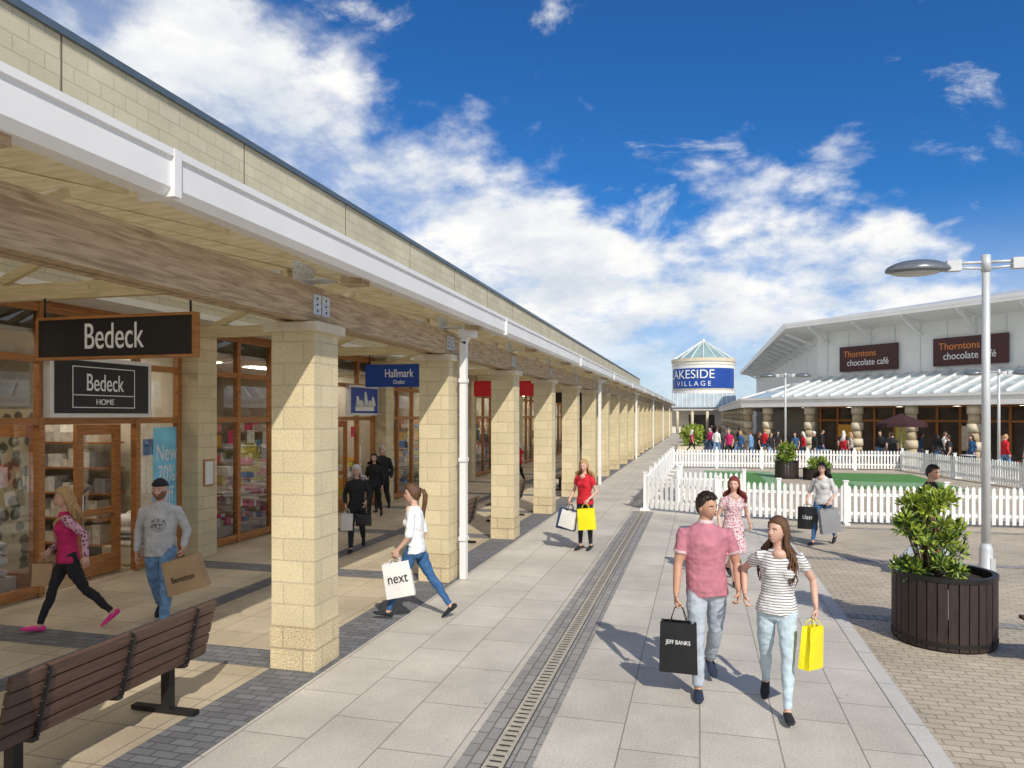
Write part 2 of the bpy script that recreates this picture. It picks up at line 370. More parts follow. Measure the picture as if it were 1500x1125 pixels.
# shopfronts
b=MB();g=MB();gd=MB();lp=MB();inn=MB()
X=-8.8
for k in range(-1,12):
    pc=3.2+7.7*k; ya=pc+.25; yb=pc+7.45
    b.box((X-.1,pc-.25,0),(X+.38,pc+.25,4.1),M_block)
    inn.box((-14,pc-.08,0.0),(X-.1,pc+.08,4.1),M_int)
    d0,d1=yb-2.75,yb-1.0
    posts=[ya+.05]
    n1=4
    for j in range(1,n1): posts.append(ya+(d0-ya)*j/n1)
    posts+= [d0,d1,yb-.05]
    for p in posts: b.box((X-.06,p-.045,0.02),(X+.05,p+.045,4.08),M_oak)
    for (u0,u1) in zip(posts[:-1],posts[1:]):
        isd=abs(u0-d0)<1e-6
        for zz in ((.12,3.28,3.98,2.42) if not isd else (2.42,3.28,3.98)):
            b.box((X-.05,u0+.046,zz-.05),(X+.04,u1-.046,zz+.05),M_oak)
        if not isd:
            b.box((X-.03,u0+.046,0.02),(X+.02,u1-.046,.07),M_oak)
        for (z0,z1) in (((.17,2.37),(2.47,3.23),(3.33,3.93)) if not isd else ((2.47,3.23),(3.33,3.93))):
            tl=random.uniform(-.004,.004)
            g.quad((X,u0+.045,z0),(X+tl,u1-.045,z0),(X+tl,u1-.045,z1),(X,u0+.045,z1),M_glass)
    xd=X-.28; y0,y1=d0+.85,d1-.05
    b.box((xd-.03,y0,.02),(xd+.03,y0+.13,2.36),M_oak); b.box((xd-.03,y1-.13,.02),(xd+.03,y1,2.36),M_oak)
    b.box((xd-.03,y0+.13,.02),(xd+.03,y1-.13,.32),M_oak); b.box((xd-.03,y0+.13,2.2),(xd+.03,y1-.13,2.36),M_oak); b.box((xd-.03,y0+.13,.95),(xd+.03,y1-.13,1.05),M_oak)
    g.quad((xd,y0+.13,.32),(xd,y1-.13,.32),(xd,y1-.13,2.2),(xd,y0+.13,2.2),M_glass)
    b.cyl((xd+.07,y0+.08,.8),(xd+.07,y0+.08,1.3),.012,M_steel,8)
    b.box((X-1.0,d0+.03,.02),(X-.85,d0+.09,2.36),M_oak); b.box((X-.22,d0+.03,.02),(X-.06,d0+.09,2.36),M_oak); b.box((X-.85,d0+.03,.02),(X-.22,d0+.09,.3),M_oak); b.box((X-.85,d0+.03,2.2),(X-.22,d0+.09,2.36),M_oak)
    rnd=random.Random(100+k)
    if k<6:
        fav=[[6,2,6,2,8],[0,1,2,6,6,3,0,5,9],[3,5,7,2,9],[0,8,11,6],[4,5,2,10]][k%5]
        y=ya+.1
        while y<yb-.3:
            if y<d0-.35 or y>d1+.05:
                hmax=rnd.uniform(.6,1.9) if k>0 else rnd.uniform(.6,1.2); w=rnd.uniform(.16,.34)
                gd.box((X-.9,y,.02),(X-.25,y+w,.3),M_int)
                zz=.3
                while zz<hmax:
                    h=rnd.uniform(.06,.2)
                    if k==0:
                        gd.ell(((X-.55),y+w/2,zz+h*.45),(.28,w*.5,h*.55),PAL[rnd.choice(fav)],nu=10,nv=6)
                    else:
                        xx=X-.3-rnd.uniform(0,.2); q=rnd.uniform(.35,.65)
                        gd.box((X-.8,y+.01,zz),(xx,y+w*q-.01,zz+h-.012),PAL[rnd.choice(fav)])
                        gd.box((X-.8,y+w*q+.005,zz),(xx-.03,y+w-.01,zz+h*rnd.uniform(.5,.9)),PAL[rnd.choice(fav)])
                        if rnd.random()<.35:
                            zz+=.02; gd.box((X-.85,y,zz+h-.03),(X-.25,y+w,zz+h-.012),M_int); zz+=.12
                    zz+=h
                # hanging display cards and bunting near the glass
                if rnd.random()<.4:
                    zt=rnd.uniform(1.75,2.2); gd.box((X-.35,y,zt-.28),(X-.345,y+w*.8,zt),PAL[rnd.choice([6,2,3,0,5])])
                y+=w+.02
            else: y+=.3
        for zz in (.2,.65,1.1,1.55,2.0):
            gd.box((-13.9,ya,zz),(-13.4,yb,zz+.03),M_oak)
            y=ya+.1
            while y<yb-.3:
                w=rnd.uniform(.12,.32); gd.box((-13.8,y,zz+.032),(-13.45,y+w-.02,zz+rnd.uniform(.15,.38)),PAL[rnd.choice(fav)]); y+=w
            gd.box((-13.2,yb-.35,zz),(X-1.2,yb+.05,zz+.03),M_oak)
            x=-13.1
            while x<X-1.5:
                w=rnd.uniform(.12,.32); gd.box((x,yb-.3,zz+.032),(x+w-.02,yb,zz+rnd.uniform(.15,.38)),PAL[rnd.choice(fav)]); x+=w
        for q in range(3):
            x0=-10.3; lp.quad((x0,ya+1+q*2.4,3.62),(x0,ya+2.2+q*2.4,3.62),(x0+.35,ya+2.2+q*2.4,3.62),(x0+.35,ya+1+q*2.4,3.62),M_lamp)
        inn.box((-14,ya-.17,3.64),(X-.1,yb+.17,3.7),M_soff)
    if k in (0,): gd.box((X-1.6,d0-.3,.1),(X-1.5,d0+1.3,2.6),M_curtain)
inn.box((-14.2,Y0,0),(-14,Y1,4.1),M_int)
inn.box((-14,Y0,-.1),(X-.1,Y1,.006),M_intf)
inn.box((X-.08,Y0,4.0),(X+.02,Y1,4.1),M_oak)
b.obj('shopfront_frames',arc); g.obj('shopfront_glass',arc); gd.obj('shop_goods',arc); lp.obj('shop_ceiling_lights',arc); inn.obj('shop_interiors',arc)

b=MB(); b.box((X+.005,10.02,.55),(X+.015,10.6,2.3),M_post); po=b.obj('window_poster')
text('poster_lettering','New\n70%\nOff',(X+.022,10.31,1.5),(1,0,0),.40,M_textw,po,xs=.62,ext=.001)
b=MB(); b.box((X+.385,10.78,1.25),(X+.40,11.05,1.72),M_oak); b.box((X+.40,10.81,1.28),(X+.405,11.02,1.69),M_paper); b.obj('notice_board')

def hang_sign(name,y,x0,x1,m,frame,body,size,body2=None,z0=3.14,z1=3.56,xs=.72):
    r=empty(name); b=MB()
    b.box((x0,y-.03,z0),(x1,y+.03,z1),m)
    f=.03
    b.box((x0-f,y-.045,z0-f),(x1+f,y+.045,z0),frame); b.box((x0-f,y-.045,z1),(x1+f,y+.045,z1+f),frame)
    b.box((x0-f,y-.045,z0),(x0,y+.045,z1),frame); b.box((x1,y-.045,z0),(x1+f,y+.045,z1),frame)
    for x in (x0+.05,x1-.05): b.cyl((x,y,z1+f),(x,y,3.8),.012,M_iron,8)
    b.obj('panel',r)
    zc=(z0+z1)/2
    text('lettering',body,((x0+x1)/2,y-.035,zc+(.04 if body2 else 0)),(0,-1,0),size,M_textw,r,xs=xs)
    if body2: text('lettering_small',body2,((x0+x1)/2,y-.035,zc-.14),(0,-1,0),size*.5,M_textw,r,xs=.8)
hang_sign('hanging_shop_sign',6.40,-7.10,-5.10,M_black,M_oak,'Bedeck',.40,z0=3.14,z1=3.55,xs=.66)
hang_sign('hanging_shop_sign',14.18,-6.94,-5.45,M_blue,M_blue,'Hallmark',.25,'Outlet')
hang_sign('hanging_shop_sign',21.88,-6.95,-4.75,M_red,M_red,'a r t',.38)
for yq,m_ in ((33.4,M_black),(41.1,M_blue),(52.7,M_red)): hang_sign('hanging_shop_sign',yq,-6.95,-4.95,m_,m_,'shop',.3)
def wall_sign(name,ya,yb,z0,z1,m,body,size,body2=None):
    r=empty(name); b=MB(); x=X+.06
    b.box((x,ya,z0),(x+.12,yb,z1),M_sframe); b.box((x+.12,ya+.07,z0+.06),(x+.125,yb-.07,z1-.06),m)
    if body2:
        t=.012
        ya2,yb2,za,zb=ya+.36,yb-.36,z0+.14,z1-.14
        for bx in (((ya2,za),(yb2,za+t)),((ya2,zb-t),(yb2,zb)),((ya2,za+t),(ya2+t,zb-t)),((yb2-t,za+t),(yb2,zb-t)),((ya2,za+.18),(yb2,za+.18+t))):
            b.box((x+.126,bx[0][0],bx[0][1]),(x+.13,bx[1][0],bx[1][1]),M_textw)
    b.obj('panel',r)
    if body: text('lettering',body,(x+.13,(ya+yb)/2,(z0+z1)/2+(.06 if body2 else 0)),(1,0,0),size,M_textw,r,xs=.66)
    if body2: text('lettering_small',body2,(x+.13,(ya+yb)/2,z0+.225),(1,0,0),.12,M_textw,r)
    return r
wall_sign('shop_wall_sign',7.90,9.78,2.47,3.35,M_black,'Bedeck',.36,'HOME')
ws=wall_sign('shop_wall_sign',16.6,18.3,2.50,3.29,M_blue,None,.5)
b=MB(); b.box((X+.186,16.9,2.62),(X+.19,18.0,2.74),M_paper)
for (yy,z0_,z1_) in ((17.0,2.76,3.0),(17.2,2.76,2.9),(17.45,2.76,3.12),(17.7,2.76,2.9),(17.9,2.76,3.0)): b.tube([(X+.19,yy,z0_),(X+.19,yy,z1_)],[.09,.035],M_paper,n=8)
b.obj('sign_emblem',ws)
wall_sign('shop_wall_sign',24.3,26.0,2.50,3.29,M_red,'art',.5)

# ------------------------------------------------------------ tower
tw=empty('round_tower')
b=MB(); cx,cy=0.5,112.0; R=4.55
def ring(r0,z0,r1,z1,m,n=48,sm=True):
    vs=[(cx+r0*math.cos(2*math.pi*k/n),cy+r0*math.sin(2*math.pi*k/n),z0) for k in range(n)]+[(cx+r1*math.cos(2*math.pi*k/n),cy+r1*math.sin(2*math.pi*k/n),z1) for k in range(n)]
    b.add(vs,[(k,(k+1)%n,n+(k+1)%n,n+k) for k in range(n)],m,sm)
ring(R,0,R,10.4,M_wall); ring(R+.15,10.4,R+.15,10.9,M_stone); ring(R+.15,10.4,R,10.4,M_stone); ring(R+.15,10.9,R-.1,10.9,M_white)
ring(R-.1,10.9,.4,13.6,M_rglass,16,False); ring(.45,13.5,.3,14.0,M_alu,12)
for k in range(16):
    a=2*math.pi*k/16; b.beam((cx+(R-.1)*math.cos(a),cy+(R-.1)*math.sin(a),10.95),(cx+.4*math.cos(a),cy+.4*math.sin(a),13.65),.1,.1,M_white)
for zz in (6.3,10.0): ring(R+.06,zz-.06,R+.06,zz+.06,M_stone)
b.obj('drum',tw)
b=MB()
n=30
for k in range(n):
    a0=math.radians(-160+140*k/n); a1=math.radians(-160+140*(k+1)/n); r=R+.12
    b.quad((cx+r*math.cos(a0),cy+r*math.sin(a0),6.5),(cx+r*math.cos(a1),cy+r*math.sin(a1),6.5),(cx+r*math.cos(a1),cy+r*math.sin(a1),9.4),(cx+r*math.cos(a0),cy+r*math.sin(a0),9.4),M_blue)
b.obj('blue_sign_band',tw)
def wraptext(body,size,z,xs=1.0,sh=0):
    c=bpy.data.curves.new('t','FONT'); c.body=body; c.size=size; c.align_x='CENTER'; c.align_y='CENTER'
    o=bpy.data.objects.new('t',c); COL.objects.link(o)
    dg=bpy.context.evaluated_depsgraph_get(); me=bpy.data.meshes.new_from_object(o.evaluated_get(dg)); bpy.data.objects.remove(o)
    r=R+.2
    for v in me.vertices:
        a=-math.pi/2+(v.co.x*xs+sh)/r; zz=v.co.y+z
        v.co=(cx+r*math.cos(a),cy+r*math.sin(a),zz)
    me.materials.clear(); me.materials.append(M_textw)
    o=bpy.data.objects.new('lettering',me); COL.objects.link(o); o.parent=tw
wraptext('LAKESIDE',1.8,8.45,1.0,-2.2); wraptext('V I L L A G E',1.0,7.1,1.0,-1.6)
eb=empty('entrance_building'); b=MB()
b.box((-12,104,0),(11,106,4.6),M_wall); b.box((-3.5,101.5,3.2),(4.5,104,3.6),M_white)
b.add([(-3.8,101.2,3.6),(4.8,101.2,3.6),(4.8,104,5.6),(-3.8,104,5.6)],[(0,1,2,3)],M_cglass)
for x in (-3,-1,1,3,): b.cyl((x,101.8,0),(x,101.8,3.2),.2,M_stone,10)
for x in [-3.6+.6*i for i in range(14)]: b.beam((x,101.2,3.65),(x,104,5.65),.08,.08,M_white)
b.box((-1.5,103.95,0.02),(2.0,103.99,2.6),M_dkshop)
b.obj('facade',eb)

# ------------------------------------------------------------ right building
rb=empty('plaza_shop_building')
E=V((.70711,-.70711,0)); LN=30; ND=V((.70711,.70711,0))
def P(t,z):
    c=V((3+t,47+.4142*t,z)); return [V((3+t,100,z)),c,c+E*LN]
def strip(b,A,B,m):
    for i in range(len(A)-1): b.quad(A[i],A[i+1],B[i+1],B[i],m)
b=MB()
strip(b,P(-.5,3.0),P(-.5,3.5),M_white); strip(b,P(-.56,3.42),P(-.56,3.56),M_white); strip(b,P(-.56,3.42),P(-.5,3.42),M_white); strip(b,P(-.56,3.56),P(-.3,3.56),M_white)
strip(b,P(-.5,3.0),P(.2,3.0),M_white); strip(b,P(.2,3.0),P(4.24,3.1),M_soff)
strip(b,P(4.24,3.1),P(4.24,8.0),M_wall)
strip(b,P(4.24,7.65),P(2.2,7.95),M_soff); strip(b,P(2.2,7.95),P(2.2,8.22),M_white); strip(b,P(2.2,8.22),P(16,10.6),M_roof)
strip(b,P(2.1,8.12),P(2.1,8.26),M_white)
b.obj('walls_and_roof',rb)
b=MB(); strip(b,P(-.3,3.56),P(4.2,4.9),M_cglass); b.obj('canopy_glazing',rb)
b=MB()
def bar(s,t0,z0,t1,z1,w,h,diag=True,m=M_white):
    if diag:
        base=V((3,47,0))
        p=base+E*s+ND*t0+V((0,0,z0)); q=base+E*s+ND*t1+V((0,0,z1))
    else:
        p=V((3+t0,47+s,z0)); q=V((3+t1,47+s,z1))
    b.beam(p,q,w,h,m)
s=1.9
while s<28: bar(s,-.3,3.62,4.2,4.95,.07,.10); s+=.8
s=2
while s<50: bar(s,-.3,3.62,4.2,4.95,.09,.10,False); s+=1.2
s=2.5
while s<28: bar(s,4.2,7.0,2.4,7.85,.1,.16); bar(s,4.2,7.62,2.3,7.9,.12,.12); s+=2.9
s=3
while s<50: bar(s,4.2,7.0,2.4,7.85,.1,.16,False); s+=3
b.obj('ribs',rb)
b=MB()
for t,zz in ((1.2,4.03),(2.7,4.48)):
    A=P(t,zz)
    for i in range(2): b.beam(A[i],A[i+1],.07,.07,M_white)
s=1.0
while s<28:
    b.beam(V((3,47,4.95))+E*s+ND*4.225,V((3,47,7.6))+E*s+ND*4.225,.03,.02,M_alu,(1,1,0)); s+=1.45
b.obj('purlins',rb)
b=MB()
def bcol(x,y):
    z0=0
    for j in range(7):
        z1=z0+3.0/7; b.cyl((x,y,z0),(x,y,z1-.03),.30 if j%2==0 else .25,M_stone if j%2==0 else M_stone2,16); b.cyl((x,y,z1-.03),(x,y,z1),.24,M_stone2,16); z0=z1
for j in range(10):
    p=V((3,47,0))+E*(1.4+2.95*j); bcol(p.x,p.y)
for j in range(12): bcol(3,48+4.2*j)
b.obj('banded_columns',rb)
b=MB()
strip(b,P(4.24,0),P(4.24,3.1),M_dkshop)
for j in range(24):
    p=V((3,47,0))+E*(2+1.2*j)+ND*4.18; b.beam((p.x,p.y,0),(p.x,p.y,3.1),.12,.1,M_oak,(1,1,0))
    if j%3==1:
        c=V((3,47,0))+E*(2.6+1.2*j)+ND*4.10; b.beam(c-E*.5+V((0,0,1.3)),c+E*.5+V((0,0,1.3)),.02,1.3,PAL[(j*5)%11])
for zz in (.2,2.2,3.0):
    A=P(4.18,zz)
    for i in range(2): b.beam(A[i],A[i+1],.1,.12,M_oak)
for j in range(9):
    p=V((3,47,2.97))+E*(2.2+3.0*j)+ND*2.2
    b.quad(p+E*.15,p+E*.15+ND*.3,p-E*.15+ND*.3,p-E*.15,M_lamp)
b.obj('shopfronts',rb)
def diag_sign(s0,s1,z0,z1):
    r=empty('cafe_wall_sign'); base=V((3,47,0)); n=ND; b=MB()
    c=base+E*((s0+s1)/2)+n*4.10
    a=base+E*s0+n*4.10; q=base+E*s1+n*4.10
    b.beam((a.x,a.y,(z0+z1)/2),(q.x,q.y,(z0+z1)/2),.12,z1-z0,M_maroon); b.obj('panel',r)
    h=z1-z0
    p=c-n*.07
    text('lettering_script','Thorntons',(p.x-E.x*.5,p.y-E.y*.5,z0+h*.68),-n,h*.36,M_orange,r,xs=.9)
    text('lettering','chocolate café',(p.x,p.y,z0+h*.33),-n,h*.36,M_textw,r,xs=.84)
diag_sign(3.4,7.05,5.15,6.65); diag_sign(9.05,12.75,5.15,6.65)

# ------------------------------------------------------------ fence
def fence(name,pts,first=True,last=True):
    b=MB(); ns=len(pts)-1
    for si,((x0,y0),(x1,y1)) in enumerate(zip(pts[:-1],pts[1:])):
        a=V((x0,y0,0));q=V((x1,y1,0)); L=(q-a).length; t=(q-a)/L; n=V((-t.y,t.x,0))
        k=max(1,int(L/.135))
        for i in range(k):
            s=(i+.5)*L/k; c=a+t*s; w=.038; h=.90+random.uniform(-.008,.008); tl=random.uniform(-.004,.004)
            vs=[]
            for d in (.012,.032):
                for (dx,zz) in ((-w,.06),(w,.06),(w+tl,h-.05),(tl,h),(-w+tl,h-.05)): vs.append(c+t*dx+n*(-d)+V((0,0,zz)))
            b.add(vs,[(0,1,2,3,4),(9,8,7,6,5),(0,5,6,1),(1,6,7,2),(2,7,8,3),(3,8,9,4),(4,9,5,0)],M_fence)
        for zz in (.25,.68): b.beam(a+V((0,0,zz)),q+V((0,0,zz)),.022,.07,M_fence)
        k=max(1,round(L/1.9))
        for i in range(k+1):
            if i==k and (si<ns-1 or not last): continue
            if i==0 and si==0 and not first: continue
            c=a+t*(L*i/k); b.box((c.x-.045,c.y-.045,.043),(c.x+.045,c.y+.045,.98),M_fence); b.box((c.x-.06,c.y-.06,.98),(c.x+.06,c.y+.06,1.01),M_fence)
            b.box((c.x-.2*abs(n.x)-.04,c.y-.2*abs(n.y)-.04,0.002),(c.x+.2*abs(n.x)+.04,c.y+.2*abs(n.y)+.04,.043),M_fence)
    return b.obj(name)
fence('picket_fence',[(-1.4,19.3),(.4,18.4),(3.25,17.9),(7.5,18.3),(12.5,18.9)])
fence('picket_fence',[(-1.4,19.3),(-1.25,35.2),(8.9,36.0)],first=False)
fence('picket_fence',[(8.9,36.0),(10.7,28),(12.5,18.9)],first=False,last=False)
fence('picket_fence',[(-.6,24.6),(-.6,21.2),(1.2,21.0)])

# ------------------------------------------------------------ plants
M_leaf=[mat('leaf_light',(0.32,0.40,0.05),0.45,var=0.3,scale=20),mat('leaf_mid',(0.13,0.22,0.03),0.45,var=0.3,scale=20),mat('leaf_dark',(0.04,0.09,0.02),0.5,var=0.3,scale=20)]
M_stem=mat('stem',(0.08,0.06,0.03),0.8)
def foliage(b,c,rx,rz,n,ls,clumps,rnd,sp=.11):
    cl=[]
    for i in range(clumps):
        a=rnd.uniform(0,6.28); r=rnd.uniform(.15,1)**.6*rx*.85; z=rnd.uniform(.05,1)*rz
        r*=1-.45*(z/rz)**2
        p=V(c)+V((math.cos(a)*r,math.sin(a)*r,z)); cl.append(p)
        b.tube([V(c)+V((math.cos(a)*r*.15,math.sin(a)*r*.15,-.02)),V(c)+V((math.cos(a)*r*.6,math.sin(a)*r*.6,z*.5)),p],[.012,.008,.004],M_stem,n=5)
    for i in range(n):
        k=rnd.choice(cl); d=V((rnd.gauss(0,1),rnd.gauss(0,1),rnd.gauss(0,1))).normalized(); p=k+d*rnd.uniform(.0,sp)*(rx/.45)
        dirv=(d+V((0,0,.5))).normalized(); sd=dirv.cross(V((rnd.uniform(-1,1),rnd.uniform(-1,1),rnd.uniform(-1,1)))).normalized()
        l=ls*rnd.uniform(.7,1.3); w=l*.22; nn=sd.cross(dirv)
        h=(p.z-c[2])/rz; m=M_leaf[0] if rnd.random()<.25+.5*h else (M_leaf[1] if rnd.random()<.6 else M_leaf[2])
        b.add([p,p+dirv*l*.5+sd*w+nn*w*.3,p+dirv*l-nn*l*.12,p+dirv*l*.5-sd*w+nn*w*.3],[(0,1,2),(0,2,3)],m)
def planter(name,x,y,r,h,lr,lh,n,ls,cl,seed,off=(0,0),sp=.11):
    rt=empty(name); b=MB(); N=max(16,int(r*64))
    for k in range(N):
        a0=2*math.pi*(k+.06)/N; a1=2*math.pi*(k+.94)/N; ri=r-.035; rr=r-.01*(k%2)*.3
        vs=[]
        for zz in (.02,h):
            for (rad,a) in ((ri,a0),(ri,a1),(rr,a1),(rr,a0)): vs.append((x+rad*math.cos(a),y+rad*math.sin(a),zz))
        b.add(vs,[(3,2,1,0),(4,5,6,7),(0,1,5,4),(1,2,6,5),(2,3,7,6),(3,0,4,7)],M_planter)
    n2=40
    def rg(r0,z0,r1,z1,m):
        vs=[(x+r0*math.cos(2*math.pi*k/n2),y+r0*math.sin(2*math.pi*k/n2),z0) for k in range(n2)]+[(x+r1*math.cos(2*math.pi*k/n2),y+r1*math.sin(2*math.pi*k/n2),z1) for k in range(n2)]
        b.add(vs,[(k,(k+1)%n2,n2+(k+1)%n2,n2+k) for k in range(n2)],m,False)
    rg(r+.008,h-.045,r+.008,h+.004,M_iron); rg(r+.008,h+.004,r-.05,h+.004,M_iron); rg(r-.05,h+.004,r-.05,h-.12,M_iron); rg(r-.05,h-.08,.001,h-.06,M_soil); rg(r+.006,.06,r+.006,.10,M_iron); rg(r-.02,.0,r-.02,.06,M_iron)
    b.obj('tub',rt)
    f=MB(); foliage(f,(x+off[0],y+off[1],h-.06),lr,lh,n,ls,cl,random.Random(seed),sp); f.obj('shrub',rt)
planter('planter',2.62,8.93,.51,.78,.42,.88,2100,.09,40,3,(-.17,-.04),.09)
planter('planter',3.35,30.4,.45,.7,.45,.7,1200,.12,30,4)
planter('planter',4.4,30.0,.5,.45,.5,.4,900,.12,26,5)
planter('planter',13.9,31.0,.5,.7,.5,.5,900,.12,26,8)
f=MB(); rnd=random.Random(5)
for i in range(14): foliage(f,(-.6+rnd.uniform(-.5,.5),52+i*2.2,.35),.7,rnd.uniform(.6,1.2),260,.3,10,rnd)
f.box((-1.5,51,0),(.3,83,.35),M_stone); f.obj('shrub_border')

# ------------------------------------------------------------ lamps
def lamp(x,y,H=4.66):
    r=empty('street_lamp'); b=MB()
    b.tube([(x,y,0),(x,y,.03),(x,y,.05),(x,y,.62),(x,y,.70)],[.13,.13,.088,.085,.06],M_alu,n=18,cap=0)
    b.tube([(x,y,.68),(x,y,H+.05)],[.058,.050],M_alu,n=16,cap=.2)
    b.box((x+.03,y-.09,.2),(x+.09,y-.07,.5),M_alu)
    b.obj('pole',r); b=MB()
    for s in (-1,1):
        b.cyl((x,y,H),(x+s*.44,y,H),.022,M_alu,8); b.cyl((x,y,H-.09),(x+s*.44,y,H-.06),.018,M_alu,8)
        b.box((x+s*.32,y-.06,H-.11),(x+s*.50,y+.06,H+.04),M_alu)
        c=(x+s*.86,y,H-.08)
        def fn(d):
            z=d.z*.16 if d.z>0 else d.z*.035
            tap=1-.28*(-s*d.x if -s*d.x>0 else 0)
            return V((d.x*.44,d.y*.24*tap,z))
        b.ell(c,None,M_head,nu=28,nv=16,fn=fn)
        b.ell((x+s*.90,y,H-.105),(.33,.18,.05),M_lens,nu=20,nv=10)
    b.cyl((x,y,H-.14),(x,y,H+.1),.06,M_alu,14)
    b.obj('lamp_heads',r)
lamp(3.9,11.46); lamp(4.4,40.5); lamp(11.9,33.6,4.3)

# ------------------------------------------------------------ benches
def bench(Mx,L=1.8,hasback=True):
    r=empty('park_bench',Mx); b=MB()
    back=[(-.10,.86),(-.075,.765),(-.05,.67),(-.025,.575),(0,.48)]
    if hasback:
        for (x,z) in back:
            M=Matrix.Translation((x,0,z))@Matrix.Rotation(math.radians(-14),4,'Y')
            b.box((-.02,0,-.041),(.02,L,.041),M_brown,M)
    for i in range(5):
        x=.06+.09*i; b.box((x-.037,0,.425-.006*i),(x+.037,L,.46-.006*i),M_brown)
    for y in (.25,L/2,L-.25):
        if hasback:
            b.beam((-.128,y,.90),(-.02,y,.44),.05,.016,M_iron,(0,1,0))
            for z_,x_ in ((.86,-.13),(.765,-.105),(.67,-.08),(.575,-.055),(.48,-.03)): b.ell((x_,y,z_),(.01,.01,.01),M_steel,nu=6,nv=4)
        b.beam((-.02,y,.415),(.46,y,.39),.05,.03,M_iron)
    for y in (.25,L-.25):
        b.box((.12,y-.035,.05),(.20,y+.035,.41),M_iron); b.box((-.12,y-.035,.012),(.50,y+.035,.05),M_iron)
    b.obj('seat_and_back',r)
def bm(x,y,ang): return Matrix.Translation((x,y,0))@Matrix.Rotation(math.radians(ang),4,'Z')
bench(bm(-4.16,5.34,180),1.9)
bench(bm(-4.35,13.6,180),1.7); bench(bm(-4.35,17.6,180),1.7); bench(bm(-4.35,25.0,180),1.7)
bench(bm(3.16,8.45,-84),1.8,False)

# ------------------------------------------------------------ cafe furniture
def table(x,y):
    r=empty('cafe_table'); b=MB(); b.cyl((x,y,.71),(x,y,.74),.36,M_alu,20); b.cyl((x,y,.03),(x,y,.71),.03,M_iron,8); b.cyl((x,y,0.002),(x,y,.03),.22,M_iron,14); b.obj('table',r)
def chair(x,y,a):
    M=bm(x,y,a); r=empty('cafe_chair',M); b=MB()
    b.box((-.2,-.2,.43),(.2,.2,.46),M_iron)
    for i in (-1,1):
        for j in (-1,1): b.beam((i*.18,j*.18,.0),(i*.17,j*.17,.43),.025,.025,M_iron,(0,1,0))
        b.beam((i*.18,-.19,.44),(i*.18,-.24,.85),.025,.025,M_iron,(1,0,0))
    b.box((-.18,-.25,.6),(.18,-.22,.85),M_iron); b.obj('frame',r)
for (x,y) in ((6.2,39.6),(8.2,38.2),(11.6,36.2),(4.6,41.6),(10.2,40.0),(13.4,33.8)):
    table(x,y); chair(x-.65,y,-90); chair(x+.65,y,90)
def parasol(px,py,m,R_=1.15,H_=2.6):
    r=empty('cafe_parasol'); b=MB()
    b.cyl((px,py,0),(px,py,H_-.05),.025,M_alu,8)
    n=8
    vs=[(px,py,H_)]+[(px+R_*math.cos(2*math.pi*k/n),py+R_*math.sin(2*math.pi*k/n),H_-.48) for k in range(n)]+[(px+R_*math.cos(2*math.pi*k/n),py+R_*math.sin(2*math.pi*k/n),H_-.65) for k in range(n)]
    b.add(vs,[(0,1+k,1+(k+1)%n) for k in range(n)]+[(1+k,9+k,9+(k+1)%n,1+(k+1)%n) for k in range(n)],m); b.cyl((px,py,0),(px,py,.08),.3,M_iron,14); b.obj('canopy',r)
M_par=mat('parasol_cloth',(0.045,0.014,0.018),0.8,var=0.1)
parasol(9.4,38.2,M_par)

# ------------------------------------------------------------ people
SK=[mat('skin_fair',(0.64,0.39,0.29),0.5,var=0.06,scale=12),mat('skin_tan',(0.54,0.30,0.20),0.5,var=0.06,scale=12)]
M_eye=mat('eye_white',(0.75,0.73,0.7),0.2,var=0); M_iris=mat('iris',(0.03,0.02,0.015),0.2,var=0); M_lip=mat('lips',(0.45,0.13,0.12),0.45,var=0); M_teeth=mat('teeth',(0.8,0.78,0.74),0.3,var=0)
def cloth(name,c,var=.12): return mat(name,c,.85,var=var,scale=14,bump=.35,bscale=24)
def hairm(name,c): return mat(name,c,.42,var=.45,scale=30,stretch=(6,6,.6),bump=.4,bscale=60)
H_brown=hairm('hair_brown',(0.12,0.058,0.027)); H_dark=hairm('hair_dark',(0.026,0.015,0.010)); H_blonde=hairm('hair_blonde',(0.50,0.31,0.13)); H_red=hairm('hair_red',(0.20,0.025,0.02)); H_white=hairm('hair_white',(0.72,0.70,0.66)); H_beard=hairm('beard',(0.22,0.09,0.04))
def headfn(d,male):
    x,y,z=d.x,d.y,d.z
    px=x*.074; py=y*.095; pz=z*.117
    if z<0:
        px*=1-(.26 if male else .33)*(-z)**1.3
        if y<0: py*=1-.35*(-z)
        else: py*=1+.06*(-z)
    if y>0:
        py+=.024*math.exp(-(x/.13)**2-((z+.20)/.13)**2)+.009*math.exp(-(x/.10)**2-((z-.0)/.2)**2)
        py-=.010*math.exp(-((abs(x)-.36)/.17)**2-((z+.02)/.12)**2)
        py+=.005*math.exp(-(x/.3)**2-((z+.52)/.10)**2)+.008*math.exp(-(x/.3)**2-((z+.85)/.15)**2)
    return V((px,py,pz))
def lerpt(tab,x):
    if x<=tab[0][0]: return tab[0][1]
    for (a,b_),(c,d) in zip(tab[:-1],tab[1:]):
        if x<=c: return b_+(d-b_)*(x-a)/(c-a)
    return tab[-1][1]
def hairshell(mb,M,m,male,thick,tab,seed,amp=.006,nu=30,nv=22):
    def fn(d):
        p=headfn(d,male); f=d.z-lerpt(tab,d.y)+.10*noise.noise(V((d.x*6,d.y*6,seed)))
        k=max(0,min(1,f*5+.4)); off=-.014+(thick+.014)*k
        off+=amp*noise.noise(V((d.x*9,d.y*9,d.z*3+seed)))*k*2
        return p+V((d.x,d.y,d.z))*off
    mb.ell((0,0,0),None,m,M,nu=nu,nv=nv,fn=fn)
